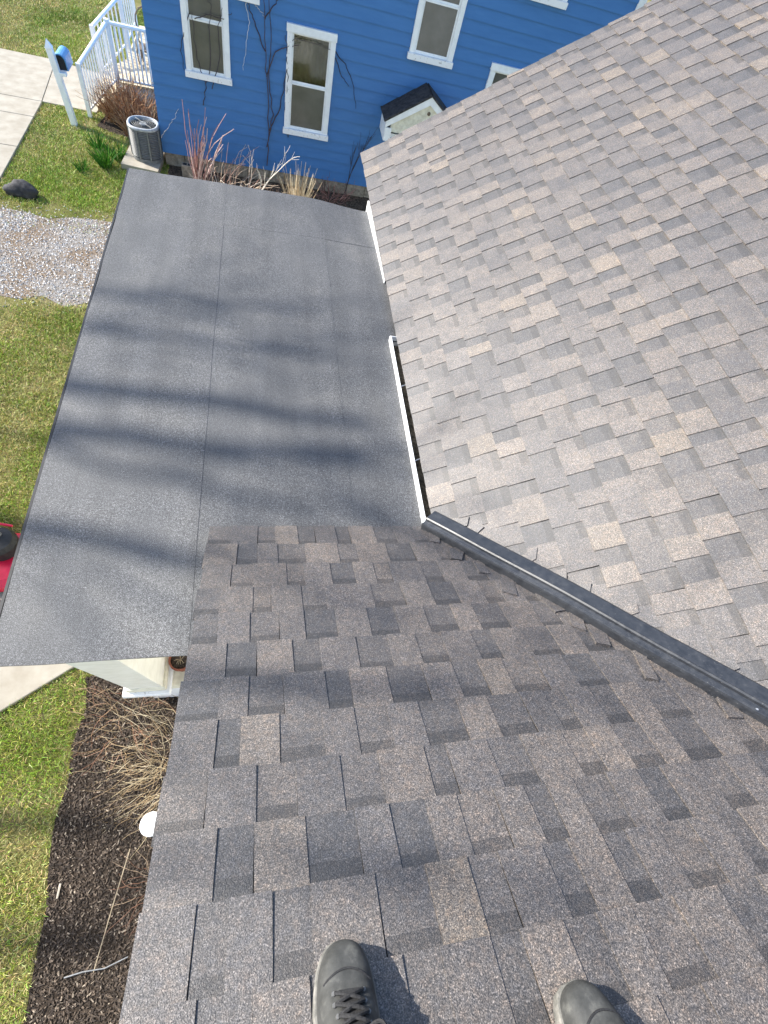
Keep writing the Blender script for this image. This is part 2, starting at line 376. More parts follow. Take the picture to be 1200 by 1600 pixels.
# ------------------------------------------------------------------ loose stones and mulch chips
def chips(name, n, poly, bounds, mat, kind, label, cat):
    x = rng.uniform(bounds[0], bounds[1], n); y = rng.uniform(bounds[2], bounds[3], n)
    k = in_poly(x, y, poly) | ((rng.random(n) < .35) & in_poly(x, y + rng.uniform(-.35, .35, n), poly)) if kind == 'stone' else in_poly(x, y, poly); x = x[k]; y = y[k]; mb_v = []; mb_f = []; mb_c = []
    b = 0
    for i in range(len(x)):
        dn = float(vn(x[i] + 3, y[i], 1.3))
        if kind == 'stone':
            if random.random() > max(.42, 1.35 - dn * 1.5): continue
            s = random.uniform(0.006, 0.018); q = [1, random.uniform(.6, 1), random.uniform(.45, .8)]
            v = np.array([(1, 0, 0), (-1, 0, 0), (0, 1, 0), (0, -1, 0), (0, 0, 1), (0, 0, -1)], float) * np.array(q) * s
            v += rng.uniform(-.3, .3, v.shape) * s
            f = [(0, 2, 4), (2, 1, 4), (1, 3, 4), (3, 0, 4), (2, 0, 5), (1, 2, 5), (3, 1, 5), (0, 3, 5)]
            t = random.random(); c = np.array([(0.52, 0.51, 0.50), (0.40, 0.39, 0.39), (0.62, 0.60, 0.57), (0.34, 0.27, 0.20)][min(3, int(t * 4.3))]) * random.uniform(.8, 1.15)
            z = s * .35
        else:
            L = random.uniform(0.004, 0.018) * random.choice([.5, .8, 1]); wd = random.uniform(.0014, .0045)
            v = np.array([(sx * L, sy * wd, sz * .003) for sz in (-1, 1) for sy in (-1, 1) for sx in (-1, 1)], float); v += rng.uniform(-.45, .45, v.shape) * np.array([L, wd, .003])
            f = [(0, 2, 3, 1), (4, 5, 7, 6), (0, 1, 5, 4), (2, 6, 7, 3), (0, 4, 6, 2), (1, 3, 7, 5)]
            t = random.random(); c = np.array((0.045, 0.035, 0.028) if t < .55 else (0.105, 0.080, 0.060) if t < .95 else (0.26, 0.215, 0.165)) * random.uniform(.7, 1.3)
            tl = random.uniform(-.5, .5); ca, sa = math.cos(tl), math.sin(tl)
            v = np.stack([v[:, 0] * ca - v[:, 2] * sa, v[:, 1], v[:, 0] * sa + v[:, 2] * ca], 1); z = 0.010
        a = random.uniform(0, 6.283); ca, sa = math.cos(a), math.sin(a)
        v = np.stack([v[:, 0] * ca - v[:, 1] * sa + x[i], v[:, 0] * sa + v[:, 1] * ca + y[i], v[:, 2] + z], 1)
        mb_v.append(v); mb_f += [tuple(j + b for j in q_) for q_ in f]; b += len(v); mb_c += [c] * len(v)
    o = mesh(name, np.concatenate(mb_v), mb_f, mat, cols=np.array(mb_c)); return tag(o, label, cat, kind='stuff')
chips('gravel', 40000, GRAVEL, (-5.2, -1.2, 6.3, 8.9), M['stones'], 'stone', 'loose pale grey gravel scattered over brown dirt', 'gravel')
chips('mulch_chips', 26000, MULCH, (-1.7, -0.1, -1.6, 1.5), M['plant'], 'chip', 'dark wood chips and bleached litter in the bed', 'mulch')
chips('leaf_litter', 2600, BED2, (-1.8, 2.6, 9.8, 10.8), M['plant'], 'chip', 'brown litter along the blue house foundation', 'litter')
chips('dead_leaves', 2200, BED3, (-3.2, -1.8, 10.9, 12.95), M['plant'], 'chip', 'brown dead leaves beside the porch steps', 'leaves')

# ================================================================== THE NEAR HOUSE
PA = math.radians(28.3); PB = math.radians(34.0)
tA, tB = math.tan(PA), math.tan(PB)
YE, ZE = 1.195, 2.992                    # eave of the front slope
XB, ZB = 0.868, 3.005                    # eave of the side slope
FAR = 5.20                               # far rake of the side slope
house = empty('house', (0.5, 1.0, 0), 'near house with grey brown shingled roof slopes and flat porch roof', 'house')
def PA_(u, v, h): return (u, YE - v * math.cos(PA) + h * math.sin(PA), ZE + v * math.sin(PA) + h * math.cos(PA))
def PB_(u, v, h): return (XB + v * math.cos(PB) - h * math.sin(PB), u, ZB + v * math.sin(PB) + h * math.cos(PB))
def slabplane(fn, u0, u1, v0, v1, h0, h1):
    v = [fn(u, vv, h) for h in (h0, h1) for vv in (v0, v1) for u in (u0, u1)]
    return v, [(0, 2, 3, 1), (4, 5, 7, 6), (0, 1, 5, 4), (2, 6, 7, 3), (0, 4, 6, 2), (1, 3, 7, 5)]
v, f = slabplane(PA_, -0.215, 3.1, 0.02, 4.0, -0.09, -0.004)
front_roof = mesh('front_roof', v, f, M['deck_board'], house)
v, f = slabplane(PB_, -1.6, FAR - 0.02, 0.02, 4.3, -0.09, -0.004)
side_roof = mesh('side_roof', v, f, M['deck_board'], house)

PAL = [((0.106, 0.101, 0.102), 2.5), ((0.124, 0.116, 0.114), 5.0), ((0.140, 0.129, 0.123), 5.5), ((0.155, 0.140, 0.130), 4.0), ((0.172, 0.153, 0.137), 2.2), ((0.188, 0.164, 0.139), 0.6)]
PALD = [((0.080, 0.079, 0.083), 3), ((0.096, 0.092, 0.093), 4.5), ((0.113, 0.106, 0.104), 4), ((0.130, 0.119, 0.113), 1.8)]
def pick(p):
    t = random.uniform(0, sum(q for _, q in p))
    for c, q in p:
        t -= q
        if t <= 0: break
    return np.array(c) * np.array([0.77, 0.745, 0.715]) * random.uniform(0.93, 1.07)
def shingle_piece(fn, u0, u1, v0, v1, hb, ht, col, dark, skew):
    """one visible tab: a thin wedge, butt edge proud; dark = depth of the shade band of darker granules"""
    a = hb; b = ht; jb = random.uniform(-.0012, .0012)
    if dark:
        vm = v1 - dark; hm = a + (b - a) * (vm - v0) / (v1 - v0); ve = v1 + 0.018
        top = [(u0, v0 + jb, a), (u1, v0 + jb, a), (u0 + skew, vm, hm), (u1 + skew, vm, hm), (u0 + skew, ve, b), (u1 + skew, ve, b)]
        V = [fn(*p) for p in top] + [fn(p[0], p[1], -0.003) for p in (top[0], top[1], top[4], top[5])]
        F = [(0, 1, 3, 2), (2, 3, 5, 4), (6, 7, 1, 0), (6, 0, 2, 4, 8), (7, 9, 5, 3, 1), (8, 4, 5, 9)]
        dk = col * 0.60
        return V, F, [col, dk, col * 1.8, col, col, dk]  # butt face colour raised: sunlit edge painted in along with paler cut filler
    ve = v1 + 0.018
    top = [(u0, v0 + jb, a), (u1, v0 + jb, a), (u1 + skew, ve, b), (u0 + skew, ve, b)]
    V = [fn(*p) for p in top] + [fn(p[0], p[1], -0.003) for p in top]
    F = [(0, 1, 2, 3), (4, 5, 1, 0), (4, 0, 3, 7), (5, 6, 2, 1), (7, 3, 2, 6)]
    return V, F, [col, col * 1.8, col, col, col]  # same lightened butt face, lit edge line put into the colour over pale filler
def course_run(u_start, u_end):
    u = u_start; tooth = random.random() < .5; out = []
    while u < u_end:
        wd = (random.choice([.088, .102, .115, .128, .142]) if tooth else random.choice([.070, .086, .100, .112, .125])) * random.uniform(.94, 1.06)
        e = min(u + wd, u_end)
        if u_end - e < 0.03: e = u_end
        out.append((u, e, tooth)); u = e
        if not (tooth and random.random() < .10): tooth = not tooth
    return out
def build_shingles(fn, parent, e, courses, ustart, uend, visible, nmax, flip):
    pieces = []
    for k in range(courses):
        v0 = k * e + random.uniform(-.0015, .0015); v1 = (k + 1) * e
        us, ue = ustart(k), uend(k)
        if us >= ue: continue
        for (a, b, tooth) in course_run(us, ue):
            if not visible(a, b, v0, v1): continue
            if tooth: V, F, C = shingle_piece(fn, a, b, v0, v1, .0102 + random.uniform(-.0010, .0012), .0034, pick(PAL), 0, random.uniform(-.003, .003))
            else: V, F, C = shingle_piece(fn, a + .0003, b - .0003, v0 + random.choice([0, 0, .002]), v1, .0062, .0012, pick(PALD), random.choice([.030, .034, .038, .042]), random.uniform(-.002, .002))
            q = [project(p) for p in V[:4]]
            if min(t[2] for t in q) < .1: area = 0
            else:
                xs = [t[0] for t in q]; ysx = [t[1] for t in q]
                inside = max(xs) > 0 and min(xs) < 1200 and max(ysx) > 0 and min(ysx) < 1600
                area = (max(xs) - min(xs)) * (max(ysx) - min(ysx)) if inside else 0
            pieces.append((area, V, F, C))
    pieces.sort(key=lambda t: -t[0])
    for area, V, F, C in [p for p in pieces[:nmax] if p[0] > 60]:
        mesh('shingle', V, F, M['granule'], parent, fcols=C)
    rest = [p for i, p in enumerate(pieces) if i >= nmax or p[0] <= 60]
    if rest:
        Vs = []; Fs = []; Cs = []
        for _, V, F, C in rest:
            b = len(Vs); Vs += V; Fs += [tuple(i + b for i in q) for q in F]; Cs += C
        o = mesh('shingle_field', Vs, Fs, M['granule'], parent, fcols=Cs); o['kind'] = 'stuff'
    print('shingles', parent.name, len(pieces), 'rest', len(rest))
EA, EB = 0.152, 0.1385
valx = lambda y: 0.84 + (tA / tB) * (YE - y)
build_shingles(PA_, front_roof, EA, 17, lambda k: -0.238 + random.uniform(-.005, .005),
               lambda k: 0.84 + (tA / tB) * (k + 1) * EA * math.cos(PA) + 0.16,
               lambda a, b, v0, v1: True, 300, False)
def visB(a, b, v0, v1):                      # only where the side slope stands above the front slope
    xv = XB + v1 * math.cos(PB); return b > YE - (xv - 0.84) * tB / tA - 0.06
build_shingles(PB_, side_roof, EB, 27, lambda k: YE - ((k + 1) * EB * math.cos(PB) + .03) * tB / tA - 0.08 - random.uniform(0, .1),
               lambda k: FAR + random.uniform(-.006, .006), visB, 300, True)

# rake and eave trim of the two slopes
v, f = slabplane(PA_, -0.222, -0.200, 0.0, 4.0, -0.20, -0.006); mesh('rake_board', v, f, M['white'], house)
v, f = slabplane(PB_, FAR - .030, FAR - .004, 0.0, 4.2, -0.20, -0.006); mesh('rake_board', v, f, M['white'], house)
box('fascia', XB + 0.030, XB + 0.05, 3.30, 4.42, 2.90, ZB - 0.04, M['white'], house)
mesh('eave_flashing', [(XB - .001, 3.30, 2.90), (XB + .003, 3.30, 2.90), (XB + .003, 4.42, 2.86), (XB - .012, 4.42, 2.86), (XB - .001, 3.30, 2.985), (XB + .003, 3.30, 2.985), (XB + .003, 4.42, 2.985), (XB - .010, 4.42, 2.985)],
     [(0, 3, 2, 1), (4, 5, 6, 7), (0, 1, 5, 4), (1, 2, 6, 5), (2, 3, 7, 6), (3, 0, 4, 7)], M['white'], house)
# walls under the roofs
box('wall', 0.02, 0.14, -3.2, 0.92, 0, 2.86, M['white'], house)
box('wall', 0.14, 1.14, 0.80, 0.92, 0, 2.86, M['white'], house)
box('wall', 1.14, 1.28, 0.80, 5.0, 0, 2.86, M['white'], house)
box('wall', 1.28, 5.0, 4.86, 5.0, 0, 2.86, M['white'], house)

# flat porch roof: lapped sheets of mineral roll roofing
ZF = 2.962
def sst(a, b, x): t = np.clip((x - a) / (b - a), 0, 1); return t * t * (3 - 2 * t)
def zflat(x, y): return ZF - 0.040 * sst(3.25, 4.35, y) * sst(0.30, 0.86, x) + 0.006 * (vn(x, y, 1.3) - .5) + 0.003 * (vn(x + 5, y, 4.0) - .5)
def roll(name, x0, x1, y0, y1, dz, parent, edgejit=0.003):
    nx = max(3, int((x1 - x0) / .045)); ny = max(3, int((y1 - y0) / .06)); v = []
    for j in range(ny + 1):
        for i in range(nx + 1):
            x = x0 + (x1 - x0) * i / nx; y = y0 + (y1 - y0) * j / ny
            jx = (float(vn(y, x0 + 3, 5)) - .5) * 2 * edgejit
            if i in (0, nx): x += jx
            if j in (0, ny): y += (float(vn(x, y0 + 7, 5)) - .5) * 2 * edgejit
            v.append((x, y, float(zflat(x, y)) + dz))
    n0 = len(v); f = [(j * (nx + 1) + i, j * (nx + 1) + i + 1, (j + 1) * (nx + 1) + i + 1, (j + 1) * (nx + 1) + i) for j in range(ny) for i in range(nx)]
    rim = [i for i in range(nx + 1)] + [(j) * (nx + 1) + nx for j in range(1, ny + 1)] + [ny * (nx + 1) + i for i in range(nx - 1, -1, -1)] + [j * (nx + 1) for j in range(ny - 1, 0, -1)]
    v += [(v[r][0], v[r][1], v[r][2] - 0.006) for r in rim]; m = len(rim)
    f += [(rim[i], n0 + i, n0 + (i + 1) % m, rim[(i + 1) % m]) for i in range(m)]
    return mesh(name, v, f, M['roll'], parent)
porch_roof = mesh('porch_roof', MB().box(-0.985, 0.80, 0.80, 4.33, 2.80, 2.912).v, MB().box(0, 1, 0, 1, 0, 1).f, M['white'], house)
roll('roofing_sheet', -1.00, -0.292, 0.607, 4.352, 0.0060, porch_roof)
roll('roofing_sheet', -0.36, 0.457, 0.607, 3.86, 0.0044, porch_roof)
roll('roofing_sheet', 0.40, 0.822, 1.08, 2.68, 0.0032, porch_roof)
roll('roofing_sheet', 0.40, 0.885, 2.66, 3.86, 0.0033, porch_roof)
roll('roofing_sheet', -0.345, 0.872, 3.775, 4.348, 0.0052, porch_roof)
box('drip_edge', -1.014, -1.003, 0.600, 4.36, 2.87, 2.966, M['black_edge'], porch_roof)
box('drip_edge', -1.003, 0.86, 4.354, 4.364, 2.80, 2.885, M['black_edge'], porch_roof)
box('drip_edge', -1.003, -0.18, 0.612, 0.622, 2.945, 2.962, M['black_edge'], porch_roof)
box('roof_board', -0.99, -0.19, 0.625, 0.80, 2.925, 2.950, M['white'], porch_roof)

# gutter along the side slope's eave
gy0, gy1 = 1.215, 2.665
prof = [(0.825, 3.004), (0.8335, 3.004), (0.8335, 2.975), (0.829, 2.95), (0.845, 2.915), (0.915, 2.915), (0.915, 2.985)]
pin = [(x + (.0025 if i < 4 else 0 if i < 5 else -.0025), z + (.0025 if 3 < i < 6 else 0)) for i, (x, z) in enumerate(prof)]
v = []; 
loop = [(0.822, 2.965), (0.822, 3.004), (0.832, 3.006), (0.8335, 2.972), (0.832, 2.945), (0.848, 2.918), (0.912, 2.918), (0.912, 2.985), (0.915, 2.985), (0.915, 2.912), (0.845, 2.912), (0.826, 2.935)]
for y in (gy0, gy1): v += [(x, y, z) for x, z in loop]
n = len(loop); f = [(i, (i + 1) % n, n + (i + 1) % n, n + i) for i in range(n)] + [tuple(range(n))[::-1], tuple(range(n, 2 * n))]
gutter = mesh('gutter', v, f, M['white'], house)
box('end_cap', 0.823, 0.914, gy1, gy1 + .004, 2.914, 3.002, M['white'], gutter)
box('end_cap', 0.823, 0.914, gy0 - .004, gy0, 2.914, 3.002, M['white'], gutter)
mb = MB()
for i in range(60):
    y = random.uniform(gy0 + .02, gy1 - .02); x = random.uniform(.842, .90); a = random.uniform(0, 3.1); L = random.uniform(.01, .05)
    mb.tube([(x - L * .3 * math.cos(a), y - L * math.sin(a), 2.934), (x, y, 2.941), (x + L * .3 * math.cos(a), y + L * math.sin(a), 2.936)], .0018, .001, 4)
box('dirt_layer', .836, .910, gy0 + .006, gy1 - .006, 2.920, 2.933, M['gutter_dirt'], gutter)
mb.build('leaf_debris', M['gutter_dirt'], gutter)['kind'] = 'stuff'
for yy in (1.62, 2.2):
    MB().tube([(0.826, yy, 2.998), (0.87, yy + .02, 3.0), (0.912, yy, 2.99)], .004, .004, 6).build('hanger', M['steel'], gutter)

# dark metal drain lying down the valley
d0 = np.array([0.842, YE + 0.015, ZE + 0.004]); dv = np.array([tA / tB, -1, tA]); dv /= np.linalg.norm(dv)
nA = np.array([0, math.sin(PA), math.cos(PA)]); nB = np.array([-math.sin(PB), 0, math.cos(PB)])
upv = (nA + nB); upv -= dv * (upv @ dv); upv /= np.linalg.norm(upv)
acr = np.cross(dv, upv)                       # towards the front slope side is found below
if acr[1] < 0: acr = -acr                     # +acr: side slope (far), -acr: front slope (near)
pr = [(0.056, 0.020), (0.050, 0.046), (0.044, 0.050), (-0.002, 0.054), (-0.006, 0.058), (-0.011, 0.054), (-0.014, 0.045), (-0.027, 0.043),
      (-0.030, 0.047), (-0.035, 0.046), (-0.039, 0.038), (-0.048, 0.0), (-0.044, -0.014), (0.0, -0.012), (0.05, 0.008)]
v = []; S = 28; LEN = 3.6
for i in range(S + 1):
    t = LEN * i / S; wv = 0.003 * math.sin(t * 3.1) + 0.002 * math.sin(t * 9 + 1)
    up_ = 0.010 * math.sin(min(1.0, t / 1.6) * math.pi)
    for a, b in pr: v.append(d0 + dv * t + acr * (a * 1.28 + wv) + upv * (b * 1.05 + up_))
n = len(pr); f = [(i * n + k, i * n + (k + 1) % n, (i + 1) * n + (k + 1) % n, (i + 1) * n + k) for i in range(S) for k in range(n)] + [tuple(range(n))[::-1], tuple(range(S * n, (S + 1) * n))]
ds = mesh('valley_downspout', v, f, M['pipe'], house); ds['label'] = 'dark grey metal drain laid diagonally down the valley'
for t in (0.5, 0.83, 1.12, 1.5):
    c = d0 + dv * t + acr * random.uniform(-.045, -.03) + upv * .046
    MB().tube([c, c + upv * .004], .006, .004, 8).build('screw', M['steel'], ds)

# valley shingles trimmed lines: small offcuts tucked by the drain
for k_, (fn, par) in enumerate(((PA_, front_roof), (PB_, side_roof))):
    for t in (.14, .27, .42, .55, .72, .86, 1.02, 1.2, 1.42):
        q = d0 + dv * (t + random.uniform(-.03, .03)); dist = random.uniform(.075, .12); L = random.uniform(.05, .10); wd = random.uniform(.025, .045)
        if k_ == 0: cu, cv_ = q[0] - dist * .85, (YE - q[1]) / math.cos(PA) + dist * .3; ang = random.uniform(1.1, 2.0)
        else: cu, cv_ = q[1] + dist * .85, (q[0] - XB) / math.cos(PB) + dist * .1; ang = random.uniform(.9, 2.2)
        ca, sa = math.cos(ang), math.sin(ang)
        loc = [(-L, -wd), (L, -wd * random.uniform(.2, 1)), (L * random.uniform(.6, 1), wd), (-L * random.uniform(.5, 1), wd * random.uniform(.4, 1))]
        pts = [(cu + a * ca - b * sa, cv_ + a * sa + b * ca) for a, b in loc]
        V = [fn(u, vv, .0135) for u, vv in pts] + [fn(u, vv, .001) for u, vv in pts]
        c = pick(PAL)
        mesh('shingle_offcut', V, [(0, 1, 2, 3), (7, 6, 5, 4), (0, 4, 5, 1), (1, 5, 6, 2), (2, 6, 7, 3), (3, 7, 4, 0)], M['granule'], par, fcols=[c] * 6)

# porch: deck, column with plinth, beam, pot
ZD = 0.60
porch_floor = mesh('porch_floor', MB().box(-0.98, 1.13, 1.04, 4.25, ZD - .12, ZD).v, MB().box(0, 1, 0, 1, 0, 1).f, M['cream'], house)
box('skirt', -0.95, 1.12, 1.07, 4.22, 0, ZD - .122, M['white_worn'], porch_floor)
def column(x, y):
    M.setdefault('warm_white', mat_noisy('warm_white_paint', (0.72, 0.70, 0.62), (0.82, 0.80, 0.73), 10, 0.5, 0.4))
    ly = -.26 if y < 2 else 0; lx = .04 if y < 2 else 0
    V = [(x + sx * .125 + lx * t, y + sy * .125 + ly * t, ZD + .03 if t == 0 else 2.66) for t in (0, 1) for sx, sy in ((-1, -1), (1, -1), (1, 1), (-1, 1))]
    o = mesh('porch_column', V, [(3, 2, 1, 0), (4, 5, 6, 7), (0, 1, 5, 4), (1, 2, 6, 5), (2, 3, 7, 6), (3, 0, 4, 7)], M['warm_white'], house); bevel(o, .004)
    bevel(box('plinth', x - .18, x + .18, y - .18, y + .18, ZD + .002, ZD + .06, M['white_worn'], o), .008)
    bevel(box('plinth_moulding', x - .152, x + .152, y - .152, y + .152, ZD + .06, ZD + .13, M['cream'], o), .012)
    bevel(box('capital', x - .16 + lx, x + .16 + lx, y - .16 + ly, y + .16 + ly, 2.58, 2.655, M['white'], o), .008)
column(-0.895, 1.14); column(-0.885, 4.02)
box('porch_beam', -0.985, -0.80, 0.72, 4.3, 2.662, 2.798, M['white'], house)
box('porch_beam', -0.79, 0.0, 1.10, 1.30, 2.662, 2.798, M['white'], house)
pot = empty('flower_pot', (-0.645, 1.21, ZD), 'round terracotta pot of dark soil on the cream porch floor', 'pot')
MB().lathe(-.645, 1.21, [(.0, ZD), (.065, ZD), (.085, ZD + .13), (.095, ZD + .132), (.095, ZD + .165), (.083, ZD + .165), (.078, ZD + .12), (0, ZD + .118)], 28).build('pot_body', M['terracotta'], pot, True)
MB().lathe(-.645, 1.21, [(.081, ZD + .138), (.05, ZD + .146), (0, ZD + .150)], 20).build('potting_soil', M['mulch'], pot)
mb = MB()
for i in range(9):
    a = random.uniform(0, 6.28); mb.tube([(-.645, 1.21, ZD + .145), (-.645 + .03 * math.cos(a), 1.21 + .03 * math.sin(a), ZD + .18), (-.645 + .05 * math.cos(a), 1.21 + .05 * math.sin(a), ZD + .17)], .002, .001, 4, (0.35, 0.28, 0.18))
mb.build('dry_stalks', M['plant'], pot)

# ================================================================== THE BLUE HOUSE
YW = 10.75; XL, XR = -1.83, 6.04
bh = empty('blue_house', (2.1, 14.0, 0), 'two storey blue clapboard house with white window trim', 'house')
WINS = [(-1.27, -0.57, 1.44, 2.92, 0), (0.33, 1.115, 0.90, 2.40, 1), (2.335, 3.10, 2.32, 3.80, 0), (3.82, 4.60, 1.02, 2.53, 0), (4.00, 4.72, 3.37, 4.85, 0), (-0.83, -0.12, 2.515 + .0, 3.9, 0)]
WINS[5] = (-0.46, -0.12, 2.52, 3.45, 0)
E_ = 0.172; z = 0.22; row = 0
def yface(zz, z0): return YW - 0.024 + 0.020 * (zz - z0) / E_
while z < 6.1:
    z0, z1 = z, z + E_
    cuts = [(a + .05, b - .05) for a, b, c, d, _ in WINS if c + .05 <= z0 and d - .05 >= z1]
    part = [(a + .05, b - .05, max(c + .05, z0), min(d - .05, z1)) for a, b, c, d, _ in WINS if c + .05 < z1 and d - .05 > z0 and not (c + .05 <= z0 and d - .05 >= z1)]
    cuts.sort(); xs = [XL]
    for a, b in cuts: xs += [a, b]
    xs.append(XR - .1)
    for i in range(0, len(xs), 2):
        a, b = xs[i], xs[i + 1]
        mb = MB()
        rects = [(a, b, z0, z1)]
        for (pa, pb, pz0, pz1) in part:
            if pb < a or pa > b: continue
            nr = []
            for (ra, rb, rz0, rz1) in rects:
                if pb <= ra or pa >= rb: nr.append((ra, rb, rz0, rz1)); continue
                nr += [(ra, pa, rz0, rz1), (pb, rb, rz0, rz1)]
                if pz0 > rz0: nr.append((pa, pb, rz0, pz0))
                if pz1 < rz1: nr.append((pa, pb, pz1, rz1))
            rects = nr
        for (ra, rb, rz0, rz1) in rects:
            if rb - ra < .005 or rz1 - rz0 < .004: continue
            f0, f1 = yface(rz0, z0), yface(rz1, z0); bk = YW + .01
            mb.add([(ra, f0, rz0), (rb, f0, rz0), (rb, bk, rz0), (ra, bk, rz0), (ra, f1, rz1), (rb, f1, rz1), (rb, bk, rz1), (ra, bk, rz1)],
                   [(0, 3, 2, 1), (4, 5, 6, 7), (0, 1, 5, 4), (1, 2, 6, 5), (2, 3, 7, 6), (3, 0, 4, 7)])
        if mb.v: mb.build('siding_board', M['blue'], bh)
    z = z1; row += 1
# shell behind the boards, with window rooms left dark
box('house_core', XL + .01, XR - .02, YW + .30, 18.5, 0, 6.3, M['blue'], bh)
box('side_wall', XL + .002, XL + .03, YW + .012, 18.4, 0.2, 6.2, M['blue'], bh)
box('corner_board', XR - .1, XR + .03, YW - .032, YW + .05, 0.2, 6.2, M['white'], bh)
MB().tube([(XR + .12, YW - .08, .3), (XR + .12, YW - .08, 6.0)], .045, .045, 8).build('rain_pipe', M['white'], bh)
rv = [(XL - .4, YW - .5, 6.15), (XR + .4, YW - .5, 6.15), (XR + .4, 18.9, 6.15), (XL - .4, 18.9, 6.15), (XL - .4, 14.6, 8.6), (XR + .4, 14.6, 8.6)]
mesh('roof', rv, [(0, 1, 5, 4), (2, 3, 4, 5), (0, 4, 3), (1, 2, 5), (3, 2, 1, 0)], M['rock'], bh)
x = XL + .02; i = 0
while x < 5.9:
    wd = random.uniform(.30, .46); o = box('foundation_block', x + .004, min(x + wd, 5.95) - .004, YW + random.uniform(-.006, .012), YW + .25, 0, .212, M['stone'], bh); bevel(o, .01); x += wd
for (a, b, c, d, cur) in WINS:
    yf = YW - .055; tw = .085
    win = box('window', a + .045, b - .045, YW + .20, YW + .215, c + .045, d - .045, M['dark'], bh)
    bevel(box('casing', a, a + tw, yf, YW + .02, c + tw, d - tw * 1.2, M['white_worn' if cur else 'white'], win), .004)
    bevel(box('casing', b - tw, b, yf, YW + .02, c + tw, d - tw * 1.2, M['white'], win), .004)
    bevel(box('casing', a - .012, b + .012, yf - .008, YW + .02, d - tw * 1.2, d, M['white'], win), .004)
    bevel(box('sill', a - .02, b + .02, yf - .03, YW + .02, c, c + tw, M['white_worn'], win), .006)
    zm = (c + d) / 2 + .0
    for (q0, q1, yo) in ((c + tw, zm, .0), (zm, d - tw * 1.2, .014)):
        fr = MB(); t = .026; y0 = YW - .022 + yo; y1 = y0 + .014
        fr.box(a + tw, a + tw + t, y0, y1, q0, q1).box(b - tw - t, b - tw, y0, y1, q0, q1)
        fr.box(a + tw + t, b - tw - t, y0, y1, q0, q0 + t * (1.5 if yo == 0 else 1)).box(a + tw + t, b - tw - t, y0, y1, q1 - t, q1)
        fr.build('sash', M['white'], win)
        box('pane', a + tw + t, b - tw - t, y0 + .005, y0 + .008, q0 + t, q1 - t, M['glass' if (cur and yo) else 'pane'], win)
    if cur:
        cv = []; nx = 40
        for i in range(nx + 1):
            x = a + tw + (b - a - 2 * tw) * i / nx
            for zz in (zm - .1, d - .05): cv.append((x, YW + .06 + .018 * math.sin(i * 1.1) + .008 * math.sin(i * 2.7), zz))
        mesh('curtain', cv, [(2 * i, 2 * i + 2, 2 * i + 3, 2 * i + 1) for i in range(nx)], M['curtain'], win, smooth=True)
# little gabled hood over the side door
hx, hz, he, hw, hy = 2.77, 2.03, 1.57, 0.71, 10.22
hood = box('door_hood', hx - hw + .05, hx + hw - .05, hy + .06, YW - .02, he - .26, he - .20, M['white'], bh)
for s in (-1, 1):
    ex = hx + s * (hw + .03); zz = he - .02
    nn = np.array([s * (hz - he), 0, hw]); nn = nn / np.linalg.norm(nn) * .03
    A = [(hx, hy - .03, hz), (ex, hy - .03, zz), (ex, YW - .012, zz), (hx, YW - .012, hz)]
    V = [np.array(p) for p in A] + [np.array(p) + nn for p in A]
    mesh('hood_roof', V, [(0, 1, 2, 3), (7, 6, 5, 4), (0, 4, 5, 1), (1, 5, 6, 2), (2, 6, 7, 3), (3, 7, 4, 0)], M['rock'], hood)
    dx, dz = s * hw, he - hz; L = math.hypot(dx, dz); px, pz = (-dz / L * s, dx / L * s)
    wv = .105
    q = [(hx, hz - .002), (hx + dx, he - .002), (hx + dx - px * wv * 0 , he - .10), (hx, hz - .118)]
    V = [(a, y, b) for y in (hy - .022, hy + .02) for a, b in q]
    mesh('rake_trim', V, [(0, 1, 2, 3), (7, 6, 5, 4), (0, 4, 5, 1), (1, 5, 6, 2), (2, 6, 7, 3), (3, 7, 4, 0)], M['white'], hood)
    x0 = hx + s * hw; box('return_board', min(x0, x0 - s * .12), max(x0, x0 - s * .12), hy - .02, hy + .03, he - .30, he - .101, M['white'], hood)
    box('side_board', min(x0, x0 - s * .03), max(x0, x0 - s * .03), hy + .032, YW - .02, he - .30, he - .03, M['white'], hood)
nb = 6
for i in range(nb):
    za = he - .16 + (hz - .12 - he + .16) * i / nb; zb = he - .16 + (hz - .12 - he + .16) * (i + 1) / nb
    wa = hw * (hz - .06 - za) / (hz - he); wb = hw * (hz - .06 - zb) / (hz - he); wa = min(wa, hw - .1); wb = min(wb, hw - .1)
    V = [(hx - wa, hy + .022 - .008, za), (hx + wa, hy + .014, za), (hx + wb, hy + .024, zb - .004), (hx - wb, hy + .024, zb - .004)]
    V += [(p[0], hy + .05, p[2]) for p in V]
    mesh('gable_board', V, [(0, 1, 2, 3), (7, 6, 5, 4), (0, 4, 5, 1), (1, 5, 6, 2), (2, 6, 7, 3), (3, 7, 4, 0)], M['cream'], hood)
for (sx, sz, r) in ((0.02, hz - .25, .032), (0.13, hz - .29, .026)):
    MB().tube([(hx + sx, hy + .018, sz), (hx + sx, hy + .004, sz)], r, r * .8, 10).build('brown_spot', M['brown_metal'], hood)  # thin brown discs drawn for two brown stains on the gable boards
box('side_door', 2.35, 3.20, YW - .05, YW - .022, .22, 1.29, M['white_worn'], bh)

